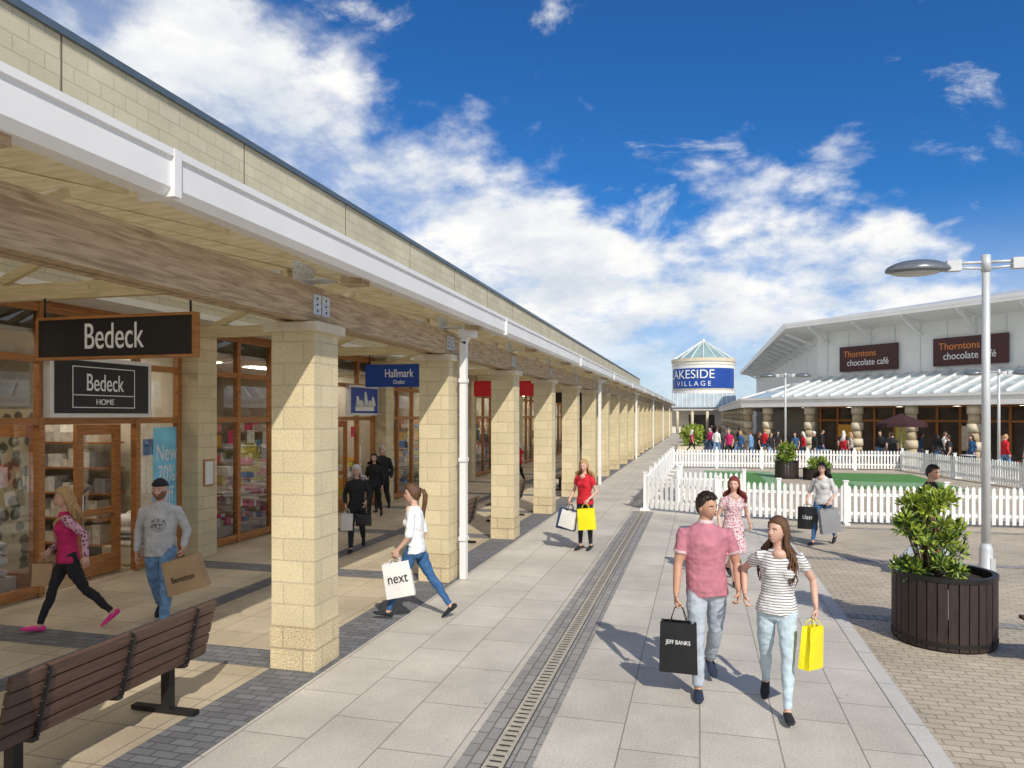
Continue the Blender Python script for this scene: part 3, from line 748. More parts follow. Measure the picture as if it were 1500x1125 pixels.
def hand(mb,w,h,s,skin,curl,fwd=V((0,1,0))):
    h=h.normalized(); wd=(fwd-h*fwd.dot(h)).normalized(); n=h.cross(wd)
    if n.x*(-s)<0: n=-n
    mb.tube([w-h*.02,w+h*.01,w+h*.05,w+h*.09],[(.026,.02),(.030,.019),(.040,.016),(.036,.012)],skin,ref=wd,n=10)
    for off,L in ((.030,.068),(.010,.076),(-.010,.071),(-.028,.056)):
        p=w+h*.085+wd*off; th=math.radians(curl*.4); pts=[p-h*.02,p]
        for q,fr in enumerate((.45,.31,.24)):
            p=p+(h*math.cos(th)+n*math.sin(th))*L*fr; pts.append(p); th+=math.radians(curl*(1.0 if q==0 else .8))
        mb.tube(pts,[.009,.009,.0085,.0078,.0062],skin,ref=wd,n=6)
    p=w+h*.022+wd*.026
    mb.tube([p,p+(h*.7+wd*.6+n*.2).normalized()*.035,p+(h*.7+wd*.6+n*.2).normalized()*.035+(h*.7+wd*.1+n*.6).normalized()*.032,p+(h*.7+wd*.6+n*.2).normalized()*.035+(h*.7+wd*.1+n*.6).normalized()*.032+(h*.5+n*.8).normalized()*.022],[.013,.011,.0095,.007],skin,ref=n,n=6)
    return w+h*.105+n*.025
def person(name,x,y,hd,H=1.7,sex='f',R=(22,6,-6),L=(-18,26,32),aR=(.07,.04,-.50),aL=(-.07,.04,-.50),wR=None,wL=None,cR=30,cL=30,look=(0,0,0),
           top=None,sleeve='short',smat=None,bottom=None,shoe=None,skin=0,hair=('short',None),hem=.90,voxel=.012,lean=2,beard=None,cap=None,dress=False,loose=0.0,collar=None,fine=True,heel=0.0,smile=False,belt=None,strap=None,graphic=None,hsx=0.0):
    skin=SK[skin]; smat=smat or top; k=H/1.75; male=sex=='m'
    th=math.atan2(-hd[0],hd[1])
    Mw=Matrix.Translation((x,y,0))@Matrix.Rotation(th,4,'Z')@Matrix.Diagonal((k,k,k,1)); Mi=Mw.inverted()
    src=MB()
    legs=[]; low=9
    for s,(a,kn,p) in ((1,R),(-1,L)):
        a_=math.radians(a); b_=math.radians(a-kn); p_=math.radians(p)
        hip=V((s*.09,0,0)); knee=hip+V((s*-.005,math.sin(a_),-math.cos(a_)))*.43; ank=knee+V((-s*.02,math.sin(b_),-math.cos(b_)))*.42
        F=V((s*.10,math.cos(p_),-math.sin(p_))); U=V((0,math.sin(p_),math.cos(p_)))
        for (f,u) in ((-.07,-.078),(.12,-.076),(.19,-.072)): low=min(low,(ank+F*f+U*u).z)
        legs.append((s,hip,knee,ank,F,U))
    hz=-low+.004; dz=hz-.935; O=V((0,0,hz))
    lr=math.radians(lean)
    def T(px,py,pz):
        h=pz-.93; return V((px+hsx*math.sin((pz-.93)*4)*.03,py*1.0+h*math.sin(lr),pz+dz))
    wm=1.0 if male else .90
    for s,hip,knee,ank,F,U in legs:
        hip=hip+O; knee=knee+O; ank=ank+O; g=loose
        if dress:
            rad=[.078,.07,.052,.05,.042,.034]; m=skin
        else:
            rad=[.093,.084,.062,.060,.054,.048] if male else [.092,.080,.055,.054,.045,.038]; rad=[r+g for r in rad]; m=bottom
        mid=hip.lerp(knee,.5)+V((0,.008,0)); calf=knee.lerp(ank,.3)+V((0,-.012,0)); c2=knee.lerp(ank,.65)
        src.tube([hip+V((-s*.01,0,.04)),mid,knee,calf,c2,knee.lerp(ank,.95 if not dress else 1.0)],rad,m,n=14)
        if not dress: src.tube([knee.lerp(ank,.8),ank+U*-.02],[.034,.033],skin,n=10)
        src.tube([ank+F*-.068+U*-.042,ank+F*-.03+U*-.036,ank+F*.05+U*-.042,ank+F*.125+U*-.052,ank+F*.185+U*-.056],[(.026,.028),(.036,.038),(.040,.034),(.045,.024),(.026,.015)],shoe,n=12)
        if heel: src.tube([ank+F*-.06+U*-.05,ank+F*-.06+U*-.085],[.018,.014],shoe,n=8)
    hp=.165 if male else .172
    if dress:
        src.tube([T(0,0,.55),T(0,0,.75),T(0,0,.93),T(0,0,1.08)],[(.23,.18),(.205,.15),(.175,.125),(.14,.10)],top,n=20)
    else:
        src.tube([T(0,-.005,.84),T(0,-.012,.90),T(0,-.008,.97),T(0,0,1.06)],[(.14,.095),(hp,.118),(hp-.008,.112),(.14*wm,.10)],bottom,n=20)
    gr=.008+loose*.5
    if male: tr=[(hem,(.172,.120)),(hem+.06,(.172,.122)),(1.10,(.158,.112)),(1.22,(.172,.120)),(1.32,(.183,.126)),(1.40,(.178,.112)),(1.445,(.135,.09)),(1.475,(.085,.07)),(1.495,(.062,.062))]
    else: tr=[(hem,(.176,.122)),(hem+.05,(.172,.120)),(1.08,(.130,.096)),(1.20,(.145,.105)),(1.30,(.158,.112)),(1.39,(.155,.098)),(1.435,(.115,.08)),(1.465,(.07,.062)),(1.475,(.06,.058))]
    src.tube([T(0,0,z_) for z_,_ in tr],[(r[0]+gr,r[1]+gr) for _,r in tr],top,n=22,cap=.05)
    if not male:
        for s in (-1,1): src.ell(T(s*.068,.085,1.275),(.062,.05,.06),top)
    src.tube([T(0,-.005,1.43),T(0,0,1.50),T(0,.008,1.585)],[.062,.054 if male else .046,.052 if male else .046],skin,n=14)
    if not male and fine and sleeve!='long': src.ell(T(0,.072,1.435),(.062,.045,.045),skin)
    if collar: src.tube([T(0,0,1.475),T(0,.003,1.515)],[(.078,.076),(.066,.066)],collar,n=14)
    if graphic: src.ell(T(0,.115,1.25),(.085,.028,.11),graphic)
    if strap: src.tube([T(-.15,.03,1.44),T(-.08,.125,1.36),T(.02,.138,1.25),T(.12,.115,1.08),T(.175,.04,.95)],[.012]*5,strap,n=6)
    grips=[]; hands=[]
    for s,off,ww,cu in ((1,aR,wR,cR),(-1,aL,wL,cL)):
        S=T(s*(.178 if male else .157),0,1.405)
        Tg=(Mi@V(ww)) if ww else S+V(off)
        dvec=Tg-S; d=dvec.length; l1,l2=.285,.25
        if d>l1+l2-.004: dvec*= (l1+l2-.004)/d; Tg=S+dvec; d=dvec.length
        u=dvec.normalized(); a=(l1*l1-l2*l2+d*d)/(2*d); hh=math.sqrt(max(0,l1*l1-a*a))
        hint=V((s*.45,-1,-.1)); hint=(hint-u*hint.dot(u)).normalized(); El=S+u*a+hint*hh
        ar=[.052,.048,.040,.038,.028] if male else [.043,.039,.033,.032,.023]
        src.tube([S+V((-s*.03,0,-.01)),S.lerp(El,.5),El,El.lerp(Tg,.35),Tg],ar,skin if sleeve!='long' else smat,n=12)
        if sleeve=='long': src.tube([S+V((-s*.05,0,.0)),S+u*.02,S.lerp(El,.5),El,El.lerp(Tg,.5),El.lerp(Tg,.97)],[.056*wm,.062*wm,.056*wm,.050*wm,.044*wm,.036*wm],smat,n=14)
        elif sleeve=='short': 
            e=.62 if male else .5
            src.tube([S+V((-s*.06,0,.0)),S+V((s*.0,0,0)),S.lerp(El,.3),S.lerp(El,e)],[(.056*wm),(.064*wm),(.062*wm),(.060*wm)],smat,n=14,cap=.05)
            if collar: src.tube([S.lerp(El,e-.05),S.lerp(El,e+.03)],[.0635,.063],collar,n=14,cap=.02)
        elif sleeve=='elbow': src.tube([S+V((-s*.06,0,.0)),S+V((s*.0,0,0)),S.lerp(El,.5),El.lerp(Tg,.1)],[.055*wm,.062*wm,.060*wm,.060*wm],smat,n=14,cap=.05)
        hd_=((Tg-El).normalized()*.6+V((0,0,-1))*.5)
        hands.append((Tg,hd_,s,cu))
    me=bpy.data.meshes.new('src'); me.from_pydata([tuple(p) for p in src.v],[],src.f); o=bpy.data.objects.new('src',me); COL.objects.link(o)
    md=o.modifiers.new('r','REMESH'); md.mode='VOXEL'; md.voxel_size=voxel
    ms=o.modifiers.new('s','SMOOTH'); ms.factor=.5; ms.iterations=3 if voxel<.02 else 1
    dg=bpy.context.evaluated_depsgraph_get(); rm=bpy.data.meshes.new_from_object(o.evaluated_get(dg))
    bvh=BVHTree.FromPolygons([tuple(p) for p in src.v],src.f)
    fb=MB(); fb.mats=list(src.mats)
    fb.mi(skin)
    vs=[v.co.copy() for v in rm.vertices]
    fm=[]
    clothv=[True]*len(vs)
    for p in rm.polygons:
        loc,nn,idx,dist=bvh.find_nearest(p.center); mi=src.m[idx] if idx is not None else 0; fm.append(mi)
        if src.mats[mi] in (skin,shoe):
            for q in p.vertices: clothv[q]=False
    if fine:
        for i,v in enumerate(vs):
            if clothv[i]:
                q=v*9; q.z*=1.6
                a=noise.noise(q)*.008+noise.noise(q*2.3)*.004+.004*noise.noise(V((v.x*4,v.y*4,v.z*26+v.x*14)))
                vs[i]=v+rm.vertices[i].normal*a
    fb.v=vs; fb.f=[list(p.vertices) for p in rm.polygons]; fb.m=fm; fb.sm=[True]*len(fm)
    bpy.data.objects.remove(o); bpy.data.meshes.remove(rm); bpy.data.meshes.remove(me)
    for Tg,hdv,s,cu in hands: grips.append(Mw@hand(fb,Tg,hdv,s,skin,cu))
    hc=T(0,.018,1.635)
    MH=Matrix.Translation(hc)@Matrix.Rotation(math.radians(look[0]),4,'Z')@Matrix.Rotation(math.radians(look[1]),4,'X')@Matrix.Rotation(math.radians(look[2]),4,'Y')
    fb.ell((0,0,0),None,skin,MH,nu=32,nv=26,fn=lambda d:headfn(d,male))
    for s in (-1,1):
        fb.ell((s*.073,-.006,-.012),(.010,.019,.030),skin,MH,nu=8,nv=8)
        fb.ell((s*.029,.072,-.002),(.0135,.0125,.0085),M_eye,MH,nu=10,nv=8); fb.ell((s*.029,.079,-.002),(.0062,.0075,.0068),M_iris,MH,nu=8,nv=6)
        br=hair[1] if hair[1] and hair[1] is not H_white else H_dark
        fb.tube([(s*.012,.091,.018),(s*.03,.090,.024),(s*.05,.076,.018)],[.003,.004,.002],br,n=5,M=MH)
    if smile:
        fb.tube([(-.026,.082,-.054),(-.012,.0915,-.060),(.012,.0915,-.060),(.026,.082,-.054)],[.003,.0045,.0045,.003],M_lip,n=6,M=MH)
        fb.tube([(-.024,.081,-.060),(-.012,.0905,-.066),(.012,.0905,-.066),(.024,.081,-.060)],[.002,.0045,.0045,.002],M_teeth,n=6,M=MH)
        fb.tube([(-.024,.082,-.062),(-.012,.0905,-.072),(.012,.0905,-.072),(.024,.082,-.062)],[.002,.0045,.0045,.002],M_lip,n=6,M=MH)
    else:
        fb.ell((0,.0905,-.060),(.024,.010,.0055),M_lip,MH,nu=12,nv=6); fb.ell((0,.089,-.068),(.019,.010,.0055),M_lip,MH,nu=12,nv=6)
    root=empty(name,Mw); fb.obj('body',root)
    hb=MB(); hm=hair[1]; st=hair[0]; rnd=random.Random(int(x*100+y*10))
    TS=[(-.6,-.62),(-.1,-.25),(.25,.12),(.55,.52),(1,.60)]
    if st!='none': hairshell(hb,MH,hm,male,.012 if st in('short',) else .020,TS if male else [(-.6,-.75),(0,-.4),(.25,.0),(.55,.50),(1,.60)],x)
    if st=='short' and fine:
        for i in range(200):
            az=rnd.uniform(0,6.283); z0=rnd.uniform(.60,.98); rr=math.sqrt(1-z0*z0); d=V((math.sin(az)*rr,math.cos(az)*rr,z0)); p=headfn(d,male)+d*.008
            t2=(V((rnd.gauss(0,.3),.5,.0))-d*(V((0,.5,0)).dot(d))).normalized()
            hb.tube([p,p+d*.007+t2*.010,p+d*.006+t2*.022],[.005,.004,.0015],hm,n=4,M=MH)
    if st in ('long','mid','bob'):
        Ln={'long':.38,'mid':.22,'bob':.10}[st]
        for i in range((240 if st=='long' else 150) if voxel<.02 else 50):
            az=math.radians(rnd.uniform(84,276)); z0=rnd.uniform(.0,.75)
            rr=math.sqrt(1-z0*z0); dx,dy=math.sin(az),math.cos(az)
            p0=V((dx*rr*.078,dy*rr*.10,z0*.12)); L_=Ln*rnd.uniform(.6,1.08); ph=rnd.uniform(0,6.28); wv=.010+.012*rnd.random()
            pts=[p0,V((dx*.090,dy*.110-.008,-.02)),V((dx*.084,dy*.10-.022,-.09))]
            spread=.09+.07*rnd.random()
            for q in (.3,.55,.8,1.0):
                zz=-.09-L_*q; pts.append(V((dx*spread*(1+.25*q)+wv*math.sin(ph+q*9),dy*(.085+.03*q)-.035*q-.025+wv*math.cos(ph+q*8),zz)))
            hb.tube(pts,[.007,.011,.011,.010,.009,.007,.002],hm,n=5,M=MH)
    if st=='pony':
        for i in range(50):
            o1,o2=rnd.uniform(-.02,.02),rnd.uniform(-.02,.02)
            hb.tube([(o1*.5,-.095,.045+o2*.5),(o1,-.135+o2,.04),(o1*1.4,-.165+o2,-.03),(o1*1.6,-.15+o2,-.13),(o1*1.5+.01,-.125+o2,-.23),(o1,-.12+o2*.5,-.29-rnd.uniform(0,.05))],[.008,.012,.013,.012,.009,.003],hm,n=5,M=MH)
        hb.ell((0,-.112,.045),(.022,.016,.022),H_dark,MH)
    if beard:
        def fn(d):
            p=headfn(d,True); f=(-.30-d.z)-.0 + (.25 if abs(d.x)>.6 else 0); 
            k=max(0,min(1,f*5+.3)) if d.y>-.1 else 0
            if abs(d.x)<.24 and -.62<d.z<-.42: k=0
            return p+d*(-.012+.022*k+.004*noise.noise(d*14)*k)
        hb.ell((0,0,0),None,beard,MH,nu=30,nv=26,fn=fn)
    if cap:
        def fn(d):
            p=headfn(d,True); k=max(0,min(1,(d.z-.30)*9)); return p+d*(-.02+.045*k)
        hb.ell((0,0,0),None,cap,MH,nu=26,nv=22,fn=fn); hb.ell((0,-.115,.04),(.062,.05,.010),cap,MH)
    if hb.v: hb.obj('hair',root)
    return grips
def bag(pos,face,w,h,d,m,body=None,tsize=.08,tm=None,drop=.17,hm=None,swing=0,tz=.55,txs=.8):
    f=V((face[0],face[1],0)).normalized(); a=math.atan2(f.y,f.x)+math.pi/2
    M=Matrix.Translation(pos)@Matrix.Rotation(a,4,'Z')@Matrix.Rotation(math.radians(swing),4,'Y')@Matrix.Translation((0,0,-drop-h))
    r=empty('shopping_bag',M); b=MB(); hm=hm or M_black
    NX,NZ=8,8
    def panel(ysgn):
        vs=[]
        for j in range(NZ+1):
            for i in range(NX+1):
                u=i/NX-.5; v=j/NZ
                bul=(1-(2*u)**2)*.012*math.sin(v*math.pi)+.007*noise.noise(V((u*6,v*6,pos[0]*3+ysgn)))
                vs.append((u*w*(1-.05*v),ysgn*(d/2*(1-.25*v)+bul),v*h))
        fs=[]
        for j in range(NZ):
            for i in range(NX):
                q=j*(NX+1)+i; F=(q,q+1,q+NX+2,q+NX+1); fs.append(F if ysgn<0 else F[::-1])
        b.add(vs,fs,m,True)
    panel(-1); panel(1)
    for sx in (-1,1):
        vs=[]
        for j in range(5):
            v=j/4
            for yy,inn_ in ((-1,0),(0,.02*v+.006),(1,0)):
                vs.append((sx*(w/2*(1-.05*v)-inn_),yy*d/2*(1-.25*v),v*h))
        b.add(vs,[(3*j+i,3*j+i+1,3*j+i+4,3*j+i+3) for j in range(4) for i in range(2)],m)
    b.quad((-w/2,-d/2,0),(w/2,-d/2,0),(w/2,d/2,0),(-w/2,d/2,0),m)
    for sy in (-1,1):
        b.tube([(-w*.2,sy*d*.38,h-.03),(-w*.19,sy*d*.37,h+.03),(-.035,sy*.012,h+drop-.01),(0,0,h+drop+.006),(.035,sy*.012,h+drop-.01),(w*.19,sy*d*.37,h+.03),(w*.2,sy*d*.38,h-.03)],.0045,hm,n=5)
    b.obj('bag',r)
    if body: text('bag_lettering',body,(0,-d/2*(1-.25*tz)-.021,h*tz),(0,-1,-.0),tsize,tm or M_textw,r,xs=txs,ext=.001)
C=cloth
M_polo=C('polo_pink',(0.50,0.19,0.24)); M_collar=C('polo_collar',(0.68,0.50,0.52)); M_gjean=C('grey_trousers',(0.42,0.47,0.53)); M_navy=C('navy_shoes',(0.02,0.03,0.06)); M_blk=C('black_cloth',(0.018,0.018,0.022)); M_ljean=C('light_jeans',(0.50,0.61,0.68),.12); M_jean=C('blue_jeans',(0.035,0.11,0.25),.3); M_mjean=C('mid_jeans',(0.16,0.30,0.50),.35)
M_str=stripes('striped_tee',(0.05,0.05,0.08),(0.75,0.74,0.72),.024,.26); M_grey=C('grey_sweatshirt',(0.52,0.52,0.52),.15); M_graph=blotch('shirt_print',(0.12,0.12,0.12),(0.42,0.42,0.42),30,.4); M_wht=C('white_top',(0.80,0.80,0.79),.04); M_rtop=C('red_top',(0.6,0.015,0.03)); M_pink=C('pink_gilet',(0.55,0.02,0.13)); M_pksh=C('pink_shoes',(0.8,0.05,0.28))
M_flor=blotch('floral_print',(0.45,0.05,0.12),(0.66,0.55,0.55),38,.38); M_patt=blotch('patterned_sleeve',(0.12,0.05,0.08),(0.65,0.35,0.45),30,.4)
M_kraft=mat('kraft_paper',(0.48,0.32,0.18),.7,var=.08); M_bagw=mat('white_bag',(0.76,0.74,0.70),.45,var=.05); M_bagk=mat('black_bag',(0.012,0.012,0.014),.25,var=0); M_bagy=mat('yellow_bag',(0.85,0.74,0.01),.4,var=.04); M_bagb=mat('blue_bag',(0.03,0.07,0.16),.4,var=.2); M_bagr=mat('red_bag',(0.6,0.03,0.08),.4,var=.05); M_bagg=mat('grey_bag',(0.25,0.25,0.26),.4,var=.05)
g=person('man_in_pink_polo',.06,6.68,(.12,-1),1.82,'m',R=(9,6,0),L=(-15,24,22),wR=(-.21,6.52,.86),cR=80,wL=(.325,6.53,.99),cL=55,look=(40,-6,5),top=M_polo,collar=M_collar,bottom=M_gjean,shoe=M_navy,skin=1,hair=('short',H_dark),voxel=.008,hem=.87,smile=True,hsx=.5)
bag(g[0],(-.05,-1),.33,.44,.12,M_bagk,'JEFF BANKS',.052,drop=.13,tz=.62)
g=person('woman_in_striped_tee',.63,6.45,(-.05,-1),1.66,'f',R=(-12,24,26),L=(17,3,-6),wR=(.375,6.47,.98),cR=55,wL=(.93,6.38,.92),cL=80,look=(-40,6,-5),top=M_str,bottom=M_ljean,shoe=M_blk,skin=0,hair=('long',H_brown),voxel=.008,hem=.90,smile=True,hsx=-.7)
bag(g[1],(.9,-.55),.27,.34,.09,M_bagy,None,drop=.06,swing=8,hm=M_bagy)
g=person('woman_in_white_top',-3.37,8.2,(-1,-.12),1.68,'f',R=(-26,10,38),L=(25,4,-10),aR=(.05,.0,-.50),aL=(-.06,.16,-.46),cL=80,look=(18,-4,0),top=M_wht,sleeve='elbow',bottom=M_jean,shoe=M_blk,hair=('pony',H_brown),voxel=.010,hem=.90,loose=.002)
bag(g[1],(.3,-1),.34,.42,.12,M_bagw,'next',.17,M_black,drop=.05,hm=M_bagw,swing=-10)
g=person('man_in_grey_sweatshirt',-6.22,7.21,(.55,-1),1.76,'m',R=(-14,26,28),L=(18,6,-6),aL=(-.10,.14,-.44),cL=80,aR=(.09,-.04,-.50),look=(-12,0,0),top=M_grey,graphic=M_graph,sleeve='long',bottom=M_mjean,shoe=M_blk,hair=('none',H_beard),beard=H_beard,cap=M_blk,voxel=.010,hem=.86,loose=.008)
bag(g[1],(.25,-1),.46,.40,.14,M_kraft,'Benetton',.095,M_black,drop=.02,hm=M_kraft,swing=-16,tz=.42)
g=person('woman_in_pink_gilet',-7.1,6.75,(-.75,-.75),1.70,'f',R=(22,4,-8),L=(-24,18,36),aR=(.10,.18,-.42),aL=(-.12,-.20,-.44),cR=70,look=(10,-6,0),top=M_pink,sleeve='long',smat=M_patt,bottom=M_blk,shoe=M_pksh,hair=('mid',H_blonde),voxel=.010,hem=.88,strap=M_kraft)
bag(g[0],(.3,-1),.24,.26,.12,M_kraft,None,drop=.05,hm=M_kraft)
g=person('woman_with_white_hair',-6.14,12.1,(.35,-1),1.62,'f',aR=(.04,.14,-.42),aL=(-.05,.16,-.36),cR=80,look=(0,-4,0),top=M_blk,sleeve='long',bottom=M_blk,shoe=M_blk,hair=('bob',H_white),voxel=.013,hem=.84,loose=.008)
bag(g[0],(.3,-1),.22,.30,.08,M_bagw,None,drop=.08,hm=M_bagw); bag(g[1],(.3,-1),.28,.22,.10,M_bagk,None,drop=.14)
g=person('man_in_dark_jacket',-8.0,17.2,(.2,-1),1.76,'m',top=M_blk,sleeve='long',bottom=M_blk,shoe=M_blk,hair=('short',H_white),voxel=.018,loose=.008)
g=person('woman_in_dark_coat',-7.6,15.9,(.2,-1),1.62,'f',top=M_blk,sleeve='long',bottom=M_blk,shoe=M_blk,hair=('bob',H_dark),voxel=.018,loose=.008)
g=person('woman_in_red_top',-2.06,13.2,(-.45,-1),1.66,'f',R=(4,3,6),L=(-3,6,10),aR=(.09,.14,-.42),aL=(-.04,.16,-.40),cR=80,cL=80,look=(18,-8,0),top=M_rtop,bottom=M_blk,shoe=M_blk,hair=('mid',H_blonde),voxel=.013,heel=1)
bag(g[0],(-.1,-1),.36,.38,.12,M_bagb,'',drop=.10,swing=10); bag(g[0]+V((.05,-.1,0)),(-.2,-1),.30,.32,.10,M_bagw,None,drop=.12,swing=14); bag(g[1],(.0,-1),.32,.38,.12,M_bagy,None,drop=.08,hm=M_bagy,swing=-5)
g=person('woman_in_floral_dress',.48,11.2,(.35,-1),1.62,'f',top=M_flor,bottom=M_flor,dress=True,shoe=M_blk,hair=('mid',H_red),voxel=.014,look=(-30,0,0),aL=(-.05,.16,-.38))
g=person('woman_in_striped_top',2.29,14.87,(-.55,-.9),1.62,'f',R=(22,4,-6),L=(-20,18,32),aR=(.10,.14,-.42),aL=(-.06,.14,-.42),cR=80,cL=80,look=(15,-5,0),top=M_str,sleeve='elbow',bottom=M_jean,shoe=M_blk,hair=('mid',H_dark),voxel=.014)
bag(g[0],(-.2,-1),.36,.42,.12,M_bagk,'klass',.12,drop=.06); bag(g[1],(.3,-1),.38,.46,.12,M_bagg,None,drop=.06,swing=-8)
g=person('man_in_black_tee',3.42,12.3,(.9,-.15),1.78,'m',look=(-40,-4,0),top=M_blk,bottom=M_gjean,shoe=M_wht,skin=1,hair=('short',H_dark),voxel=.013,cL=80,aL=(-.10,.05,-.48))
bag(g[1],(.4,-1),.30,.36,.10,M_bagr,None,drop=.08)
tops=[M_blk,M_rtop,M_wht,M_jean,M_grey,M_blk,M_pink,M_mjean,M_blk,M_jean]
nm=['woman_walking','man_walking']
rnd=random.Random(11)
pts=[(9.9,33.0),(12.1,37.2),(.9,60),(1.7,66),(2.0,56),(1.5,74),(7.2,40.3),(5.5,42),(9.0,40.5),(4.3,43.4),(3.7,44.6),(13.6,35.2),(14.8,33.6),(-6.5,31),(-5.4,40),(-.5,47),(6.6,43.2),(11.0,41.0),
     (1.6,42.0),(2.3,43.5),(1.0,46),(3.1,41.0),(5.6,38.8),(6.9,38.6),(8.8,37.3),(10.6,36.9),(12.4,34.4),(7.8,41.5),
     (2.6,39.5),(3.6,39.9),(1.9,50),(.7,52),(2.4,48),(4.9,40.6),(8.1,42.2),(9.7,41.4),(11.3,38.4),(12.9,36.2),(-5.8,52),(-6.2,24.5)]
for i,(x,y) in enumerate(pts):
    f=i%2; a=rnd.uniform(0,6.28)
    person(nm[1-f] ,x,y,(math.cos(a),math.sin(a)),1.75 if f==0 else 1.64,'m' if f==0 else 'f',top=tops[(i*3+i//8)%10],sleeve='long' if i%3 else 'short',bottom=[M_blk,M_jean,M_mjean][i%3],shoe=M_blk,hair=('short' if f==0 else 'mid',[H_dark,H_blonde,H_brown,H_white][(i//2)%4]),voxel=.026,fine=False)

# ------------------------------------------------------------ light, sky
w=bpy.data.worlds.new('World'); sc.world=w; w.use_nodes=True; nt=w.node_tree; nt.nodes.clear(); Lk=nt.links.new
def N(t,**k):
    n=nt.nodes.new(t)
    for a,b_ in k.items(): setattr(n,a,b_)
    return n
def mth(op,a,b_=None,c=None,clamp=False):
    n=N('ShaderNodeMath',operation=op); n.use_clamp=clamp
    for i,v in enumerate((a,b_,c)):
        if v is None: continue
        if isinstance(v,(int,float)): n.inputs[i].default_value=v
        else: Lk(v,n.inputs[i])
    return n.outputs[0]
def mrange(v,a,b_,c=0,d=1,smooth=True):
    n=N('ShaderNodeMapRange'); n.interpolation_type='SMOOTHSTEP' if smooth else 'LINEAR'
    Lk(v,n.inputs['Value']); n.inputs['From Min'].default_value=a; n.inputs['From Max'].default_value=b_; n.inputs['To Min'].default_value=c; n.inputs['To Max'].default_value=d
    return n.outputs[0]
EL=math.radians(38); SX,SY=.52,-.854; Ldir=V((-SX*math.cos(EL),-SY*math.cos(EL),-math.sin(EL)))
sky=N('ShaderNodeTexSky'); sky.sky_type='NISHITA'; sky.sun_disc=False; sky.sun_elevation=EL; sky.sun_rotation=math.atan2(SX,SY); sky.air_density=1.0; sky.dust_density=0.3; sky.ozone_density=3.0
tint=N('ShaderNodeVectorMath',operation='MULTIPLY'); Lk(sky.outputs[0],tint.inputs[0]); tint.inputs[1].default_value=(0.22,0.68,1.16)
bg1=N('ShaderNodeBackground'); Lk(tint.outputs[0],bg1.inputs[0]); bg1.inputs[1].default_value=0.10
tc=N('ShaderNodeTexCoord'); sp=N('ShaderNodeSeparateXYZ'); Lk(tc.outputs['Generated'],sp.inputs[0])
az=mth('ARCTAN2',sp.outputs['X'],sp.outputs['Y']); el=mth('ARCSINE',sp.outputs['Z'])
fx=mrange(az,-.9,.6,0,1,False)
fc=N('ShaderNodeFloatCurve'); Lk(fx,fc.inputs['Value'])
cv=fc.mapping.curves[0]
P_=[(-.9,.72),(-.62,.57),(-.55,.50),(-.47,.45),(-.36,.41),(-.25,.37),(-.17,.34),(-.07,.28),(.0,.275),(.10,.285),(.20,.285),(.28,.26),(.34,.20),(.42,.15),(.6,.13)]
cv.points[0].location=((P_[0][0]+.9)/1.5,P_[0][1]/.8); cv.points[1].location=(1,P_[-1][1]/.8)
for a_,e_ in P_[1:-1]: cv.points.new((a_+.9)/1.5,e_/.8)
fc.mapping.update()
Tt=mth('MULTIPLY',fc.outputs[0],.8)
Tt=mth('ADD',Tt,mrange(sp.outputs['Y'],.1,-.4,0,.75))   # extra bright cloud added out of view behind the camera, as fill light
zz=mth('ADD',mth('MAXIMUM',sp.outputs['Z'],0.0),.42)
cx_=mth('DIVIDE',sp.outputs['X'],zz); cy_=mth('DIVIDE',sp.outputs['Y'],zz)
cb=N('ShaderNodeCombineXYZ'); Lk(cx_,cb.inputs[0]); Lk(cy_,cb.inputs[1]); Lk(mth('MULTIPLY',sp.outputs['Z'],1.2),cb.inputs[2])
def nz(scale,det=8,rough=.6,off=0,dist=.1,st=(1,1,1)):
    n=N('ShaderNodeTexNoise'); n.inputs['Scale'].default_value=scale; n.inputs['Detail'].default_value=det; n.inputs['Roughness'].default_value=rough; n.inputs['Distortion'].default_value=dist
    mp=N('ShaderNodeMapping'); mp.inputs['Location'].default_value=(off,off*.7,0); mp.inputs['Scale'].default_value=st; Lk(cb.outputs[0],mp.inputs['Vector']); Lk(mp.outputs[0],n.inputs['Vector']); return n.outputs['Fac']
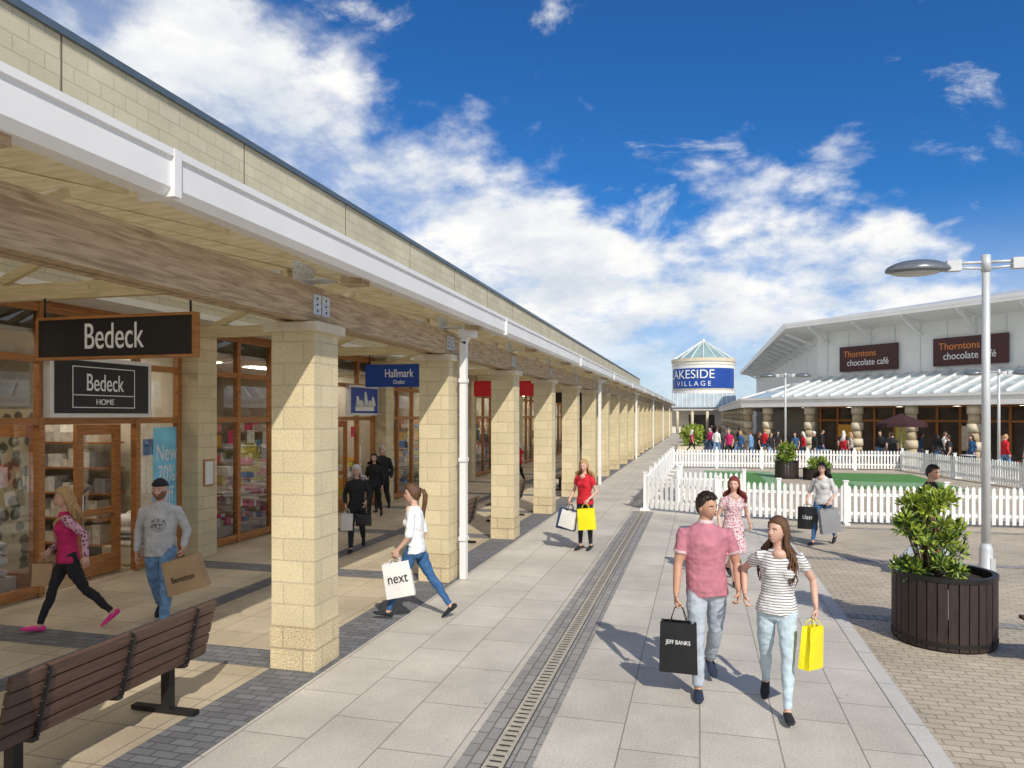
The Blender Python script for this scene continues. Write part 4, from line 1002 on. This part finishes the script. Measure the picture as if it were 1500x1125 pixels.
n1=nz(4.2,10,.58,2.0); n2=nz(5.0,9,.60,5.3); n3=nz(4.6,10,.64,11.7,.5); n4=nz(1.9,4,.5,3.1)
m1=mth('ADD',mth('SUBTRACT',Tt,el),mth('MULTIPLY',mth('SUBTRACT',n1,.5),.42))
cl=mrange(m1,-.01,.08)
dn=mrange(mth('MULTIPLY_ADD',n4,.45,mth('MULTIPLY',n2,.55)),.40,.54,.30,1.0)
low=mrange(el,.02,.15,.55,1.0)
cl=mth('MULTIPLY',mth('MULTIPLY',cl,dn),low)
wisp=mth('MULTIPLY',mrange(n3,.57,.75),.7)
cl=mth('MAXIMUM',cl,wisp,clamp=True)
haze=mrange(el,0.0,.28,.72,0.0)
cl=mth('MAXIMUM',cl,haze)
ramp=N('ShaderNodeValToRGB'); ramp.color_ramp.elements[0].position=.36; ramp.color_ramp.elements[1].position=.58
ramp.color_ramp.elements[0].color=(.66,.73,.82,1); ramp.color_ramp.elements[1].color=(1,.995,.98,1); Lk(n1,ramp.inputs[0])
bg2=N('ShaderNodeBackground'); Lk(ramp.outputs[0],bg2.inputs[0]); bg2.inputs[1].default_value=1.0
mx=N('ShaderNodeMixShader'); Lk(cl,mx.inputs[0]); Lk(bg1.outputs[0],mx.inputs[1]); Lk(bg2.outputs[0],mx.inputs[2])
out=N('ShaderNodeOutputWorld'); Lk(mx.outputs[0],out.inputs[0])
sd=bpy.data.lights.new('sun','SUN'); sd.energy=3.7; sd.angle=math.radians(.6); sd.color=(1,.94,.84)
so=bpy.data.objects.new('sun',sd); COL.objects.link(so); so.rotation_euler=Ldir.to_track_quat('-Z','Y').to_euler()
sc.view_settings.view_transform='Standard'; sc.view_settings.look='None'; sc.view_settings.exposure=0

cd=bpy.data.cameras.new('camera'); co=bpy.data.objects.new('camera',cd); COL.objects.link(co)
cd.sensor_width=36; cd.lens=25.2; cd.shift_y=.0307; cd.clip_end=3000; cd.clip_start=.05
co.location=(0,0,2.5); co.rotation_euler=(math.pi/2,0,math.radians(14.68)); sc.camera=co
print('VERTS',sum(len(m.vertices) for m in bpy.data.meshes))
